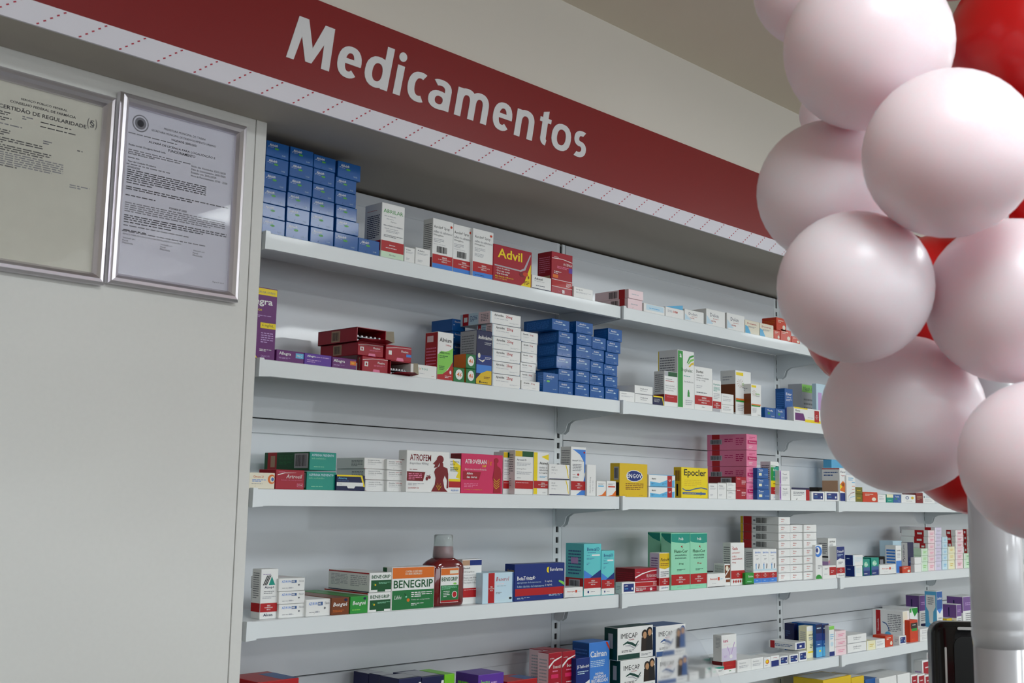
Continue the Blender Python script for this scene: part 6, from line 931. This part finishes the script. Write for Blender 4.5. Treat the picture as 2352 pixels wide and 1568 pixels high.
# ------------------------------------------------------------------ balloons
m_bw=mat('balloon_white',(236,220,226),rough=.38,noise=.015,scale=6,coat=.08,Subsurface_Weight=.85,Subsurface_Scale=.09)
m_br=mat('balloon_red',(206,10,14),rough=.3,noise=.02,scale=6,coat=.2,Subsurface_Weight=.2,Subsurface_Scale=.02)
MT['balloon_white'].node_tree.nodes['Principled BSDF'].inputs['Subsurface Radius'].default_value=(1,.5,.5)
BAL=[
('w', (0.0391, -1.0955, 2.1054), 0.0671, 'white balloon cut by the top edge, leftmost at the top', 'white balloons of the cluster', (0.8, 0.438, 0.409)),
('w', (-0.0319, -1.2014, 1.9835), 0.0879, 'large white balloon at the top beside the big red one', 'white balloons of the cluster', (0.835, 0.433, 0.338)),
('w', (-0.0693, -1.301, 1.8379), 0.0809, 'white balloon nearest the viewer just under the big red one', 'white balloons of the cluster', (0.887, 0.311, 0.342)),
('w', (0.0365, -1.1164, 1.8546), 0.0815, 'white balloon overlapping the right end of the red sign', 'white balloons of the cluster', (0.835, 0.433, 0.338)),
('w', (0.2093, -1.0208, 2.0127), 0.0358, 'small white balloon peeking out behind two large ones', 'white balloons of the cluster', (0.835, 0.433, 0.338)),
('w', (-0.0547, -1.1923, 1.7221), 0.078, 'white balloon hiding the right end of the top shelf', 'white balloons of the cluster', (0.843, 0.515, 0.156)),
('w', (0.0683, -1.3023, 1.7128), 0.085, 'white balloon cut by the right edge, middle of the cluster', 'white balloons of the cluster', (0.927, 0.361, 0.103)),
('w', (0.0982, -1.1671, 1.6031), 0.0887, 'white balloon hanging lowest over the third shelf', 'white balloons of the cluster', (0.885, 0.461, 0.072)),
('w', (0.0316, -1.3409, 1.5474), 0.0783, 'white balloon resting against the top of the white pipe', 'white balloons of the cluster', (0.951, 0.31, 0.012)),
('r', (0.3686, -1.2312, 2.1053), 0.107, 'big bright red balloon at the top right corner', 'red balloons of the cluster', (0.887, 0.311, 0.342)),
('r', (0.3952, -1.1205, 2.2884), 0.0787, 'red balloon barely showing at the top edge', 'red balloons of the cluster', (0.796, 0.359, 0.487)),
('r', (0.3263, -1.1212, 1.762), 0.0939, 'red balloon showing in small gaps amid the white ones', 'red balloons of the cluster', (0.927, 0.361, 0.103)),
('r', (0.3642, -1.2318, 1.9083), 0.0697, 'red balloon sliver at the right edge below the big one', 'red balloons of the cluster', (0.911, 0.288, 0.296)),
('r', (0.5253, -0.9243, 1.7816), 0.1094, 'red balloon peeking out left above the second shelf', 'red balloons of the cluster', (0.885, 0.461, 0.072)),
('r', (0.4977, -1.091, 1.5949), 0.1063, 'lowest red balloon beside the white pipe', 'red balloons of the cluster', (0.927, 0.361, 0.103))]
def balloon(kind,c,R,label,grp,neck):
    bm=bmesh.new(); n=40; k=26
    prof=[]
    for i in range(k+1):
        t=math.pi*i/k; z=-math.cos(t); r=math.sin(t)
        if z<0: z2=z*(1+.10*(-z)**3); r2=r*(1-.05*(-z)**2)
        else: z2=z; r2=r
        prof.append((max(r2,.03)*R,z2*R))
    prof[-1]=(.0006,R)
    tube(bm,0,0,prof,n=n)
    o=mk('balloon',bm,m_bw if kind=='w' else m_br,None,True,c); tag(o,label,'balloon',grp)
    o.rotation_mode='QUATERNION'; o.rotation_quaternion=(-Vector(neck)).to_track_quat('Z','Y')
    bm=bmesh.new(); tube(bm,0,0,[(.006,-1.17*R),(.0035,-1.13*R),(.0045,-1.115*R),(.003,-1.10*R),(.004,-1.06*R)],n=12); mk('knot',bm,o.data.materials[0],o,True)
for a in BAL: balloon(*a)
# ------------------------------------------------------------------ service counter with a black screen unit, below and right of the frame
m_blk=mat('black_gloss_plastic',(8,8,10),rough=.22,coat=.15,spec=.35,noise=.02); m_blk2=mat('black_matt_plastic',(9,9,10),rough=.3,spec=.3)
m_glint=mat('glint_metal',(220,220,225),rough=.15,metal=1,noise=0)
ct=empty('counter',(.8,-1.0,0)); ct.rotation_euler=(0,0,-.7983); tag(ct,'pale shop counter just below the photograph, carrying the black screen','counter')
bm=bmesh.new(); box(bm,-.25,-.12,0,1.3,.36,.96,bev=.003); mk('cabinet_body',bm,m_lam,ct)
bm=bmesh.new(); box(bm,-.27,-.14,.961,1.32,.38,.985,bev=.003); mk('countertop',bm,m_lam,ct)
mo=empty('monitor',(.8101,-.8781,.985)); mo.rotation_euler=(0,0,-.7983); tag(mo,'glossy black plastic screen housing half hidden behind the white pipe','monitor')
def rrect(w,h,r,n=6,x=0,z=0):
    return [(x+cx+r*math.cos(a),z+cz+r*math.sin(a)) for cx,cz,a0 in ((w-r,h-r,0),(r,h-r,90),(r,r,180),(w-r,r,270)) for a in [math.radians(a0+90*i/n) for i in range(n+1)]]
bm=bmesh.new(); prism(bm,rrect(.36,.27,.022,x=0,z=.05),'y',0,.045)
es=[e for e in bm.edges if abs(e.verts[0].co.y-e.verts[1].co.y)<1e-6]; bmesh.ops.bevel(bm,geom=es,offset=.006,segments=3,affect='EDGES'); mk('housing',bm,m_blk,mo,True)
bm=bmesh.new(); prism(bm,rrect(.318,.228,.016,x=.03,z=.07),'y',-.0025,.0005); sc_=mk('screen_bezel',bm,m_blk2,mo)
bm=bmesh.new(); prism(bm,rrect(.3,.005,.0024,x=.036,z=.309),'y',-.004,.0); ch=mk('top_glint',bm,m_glint,mo); ch['label']='bright strip imitating the highlight along the top edge'  # bright bar added in place of the highlight on the housing's top
bm=bmesh.new(); prism(bm,rrect(.0035,.2,.0017,x=.014,z=.08),'y',-.002,.0005); mk('side_glint',bm,m_glint,mo)  # bright upright bar imitates the vertical highlight on the black side
bm=bmesh.new(); box(bm,.14,.01,.004,.22,.03,.06,bev=.003); mk('stand_neck',bm,m_blk2,mo)
bm=bmesh.new(); box(bm,.06,-.05,0,.3,.09,.006,bev=.002); mk('stand_foot',bm,m_blk2,mo)
# clear plastic lid, out of focus at the bottom of the photograph
m_clr=mat('clear_acrylic',(250,250,252),rough=.06,noise=0,Transmission_Weight=1.0,IOR=1.22)
cl=empty('leaflet_holder',(-.047,-.942,0)); cl.rotation_euler=(0,0,-.7983); tag(cl,'clear plastic leaflet holder, out of focus at the lower edge before the couple portraits','holder')
bm=bmesh.new(); n=14; F_=[];B_=[]
out=[(0,1.18),(-.004,1.30),(.006,1.352),(.022,1.362),(.04,1.348),(.062,1.31),(.078,1.27),(.085,1.18)]
for th in (0,.0012): (F_ if th==0 else B_).extend([bm.verts.new((x,-.02*math.sin(min(1,max(0,x/.085))*math.pi)+th,z)) for x,z in out])
bm.faces.new(F_[::-1]); bm.faces.new(B_)
for i in range(len(out)): bm.faces.new((F_[i],F_[(i+1)%len(out)],B_[(i+1)%len(out)],B_[i]))
bmesh.ops.recalc_face_normals(bm,faces=bm.faces[:]); bmesh.ops.triangulate(bm,faces=[f for f in bm.faces if len(f.verts)>4])
mk('clear_front',bm,m_clr,cl)
bm=bmesh.new(); box(bm,-.004,-.024,1.165,.089,.03,1.179,bev=.001); mk('tray',bm,m_clr,cl)
bm=bmesh.new(); tube(bm,.042,0,[(.09,0),(.09,.012),(.012,.016),(.012,1.164)],n=30); mk('stand_post',bm,m_pvc,cl,True)
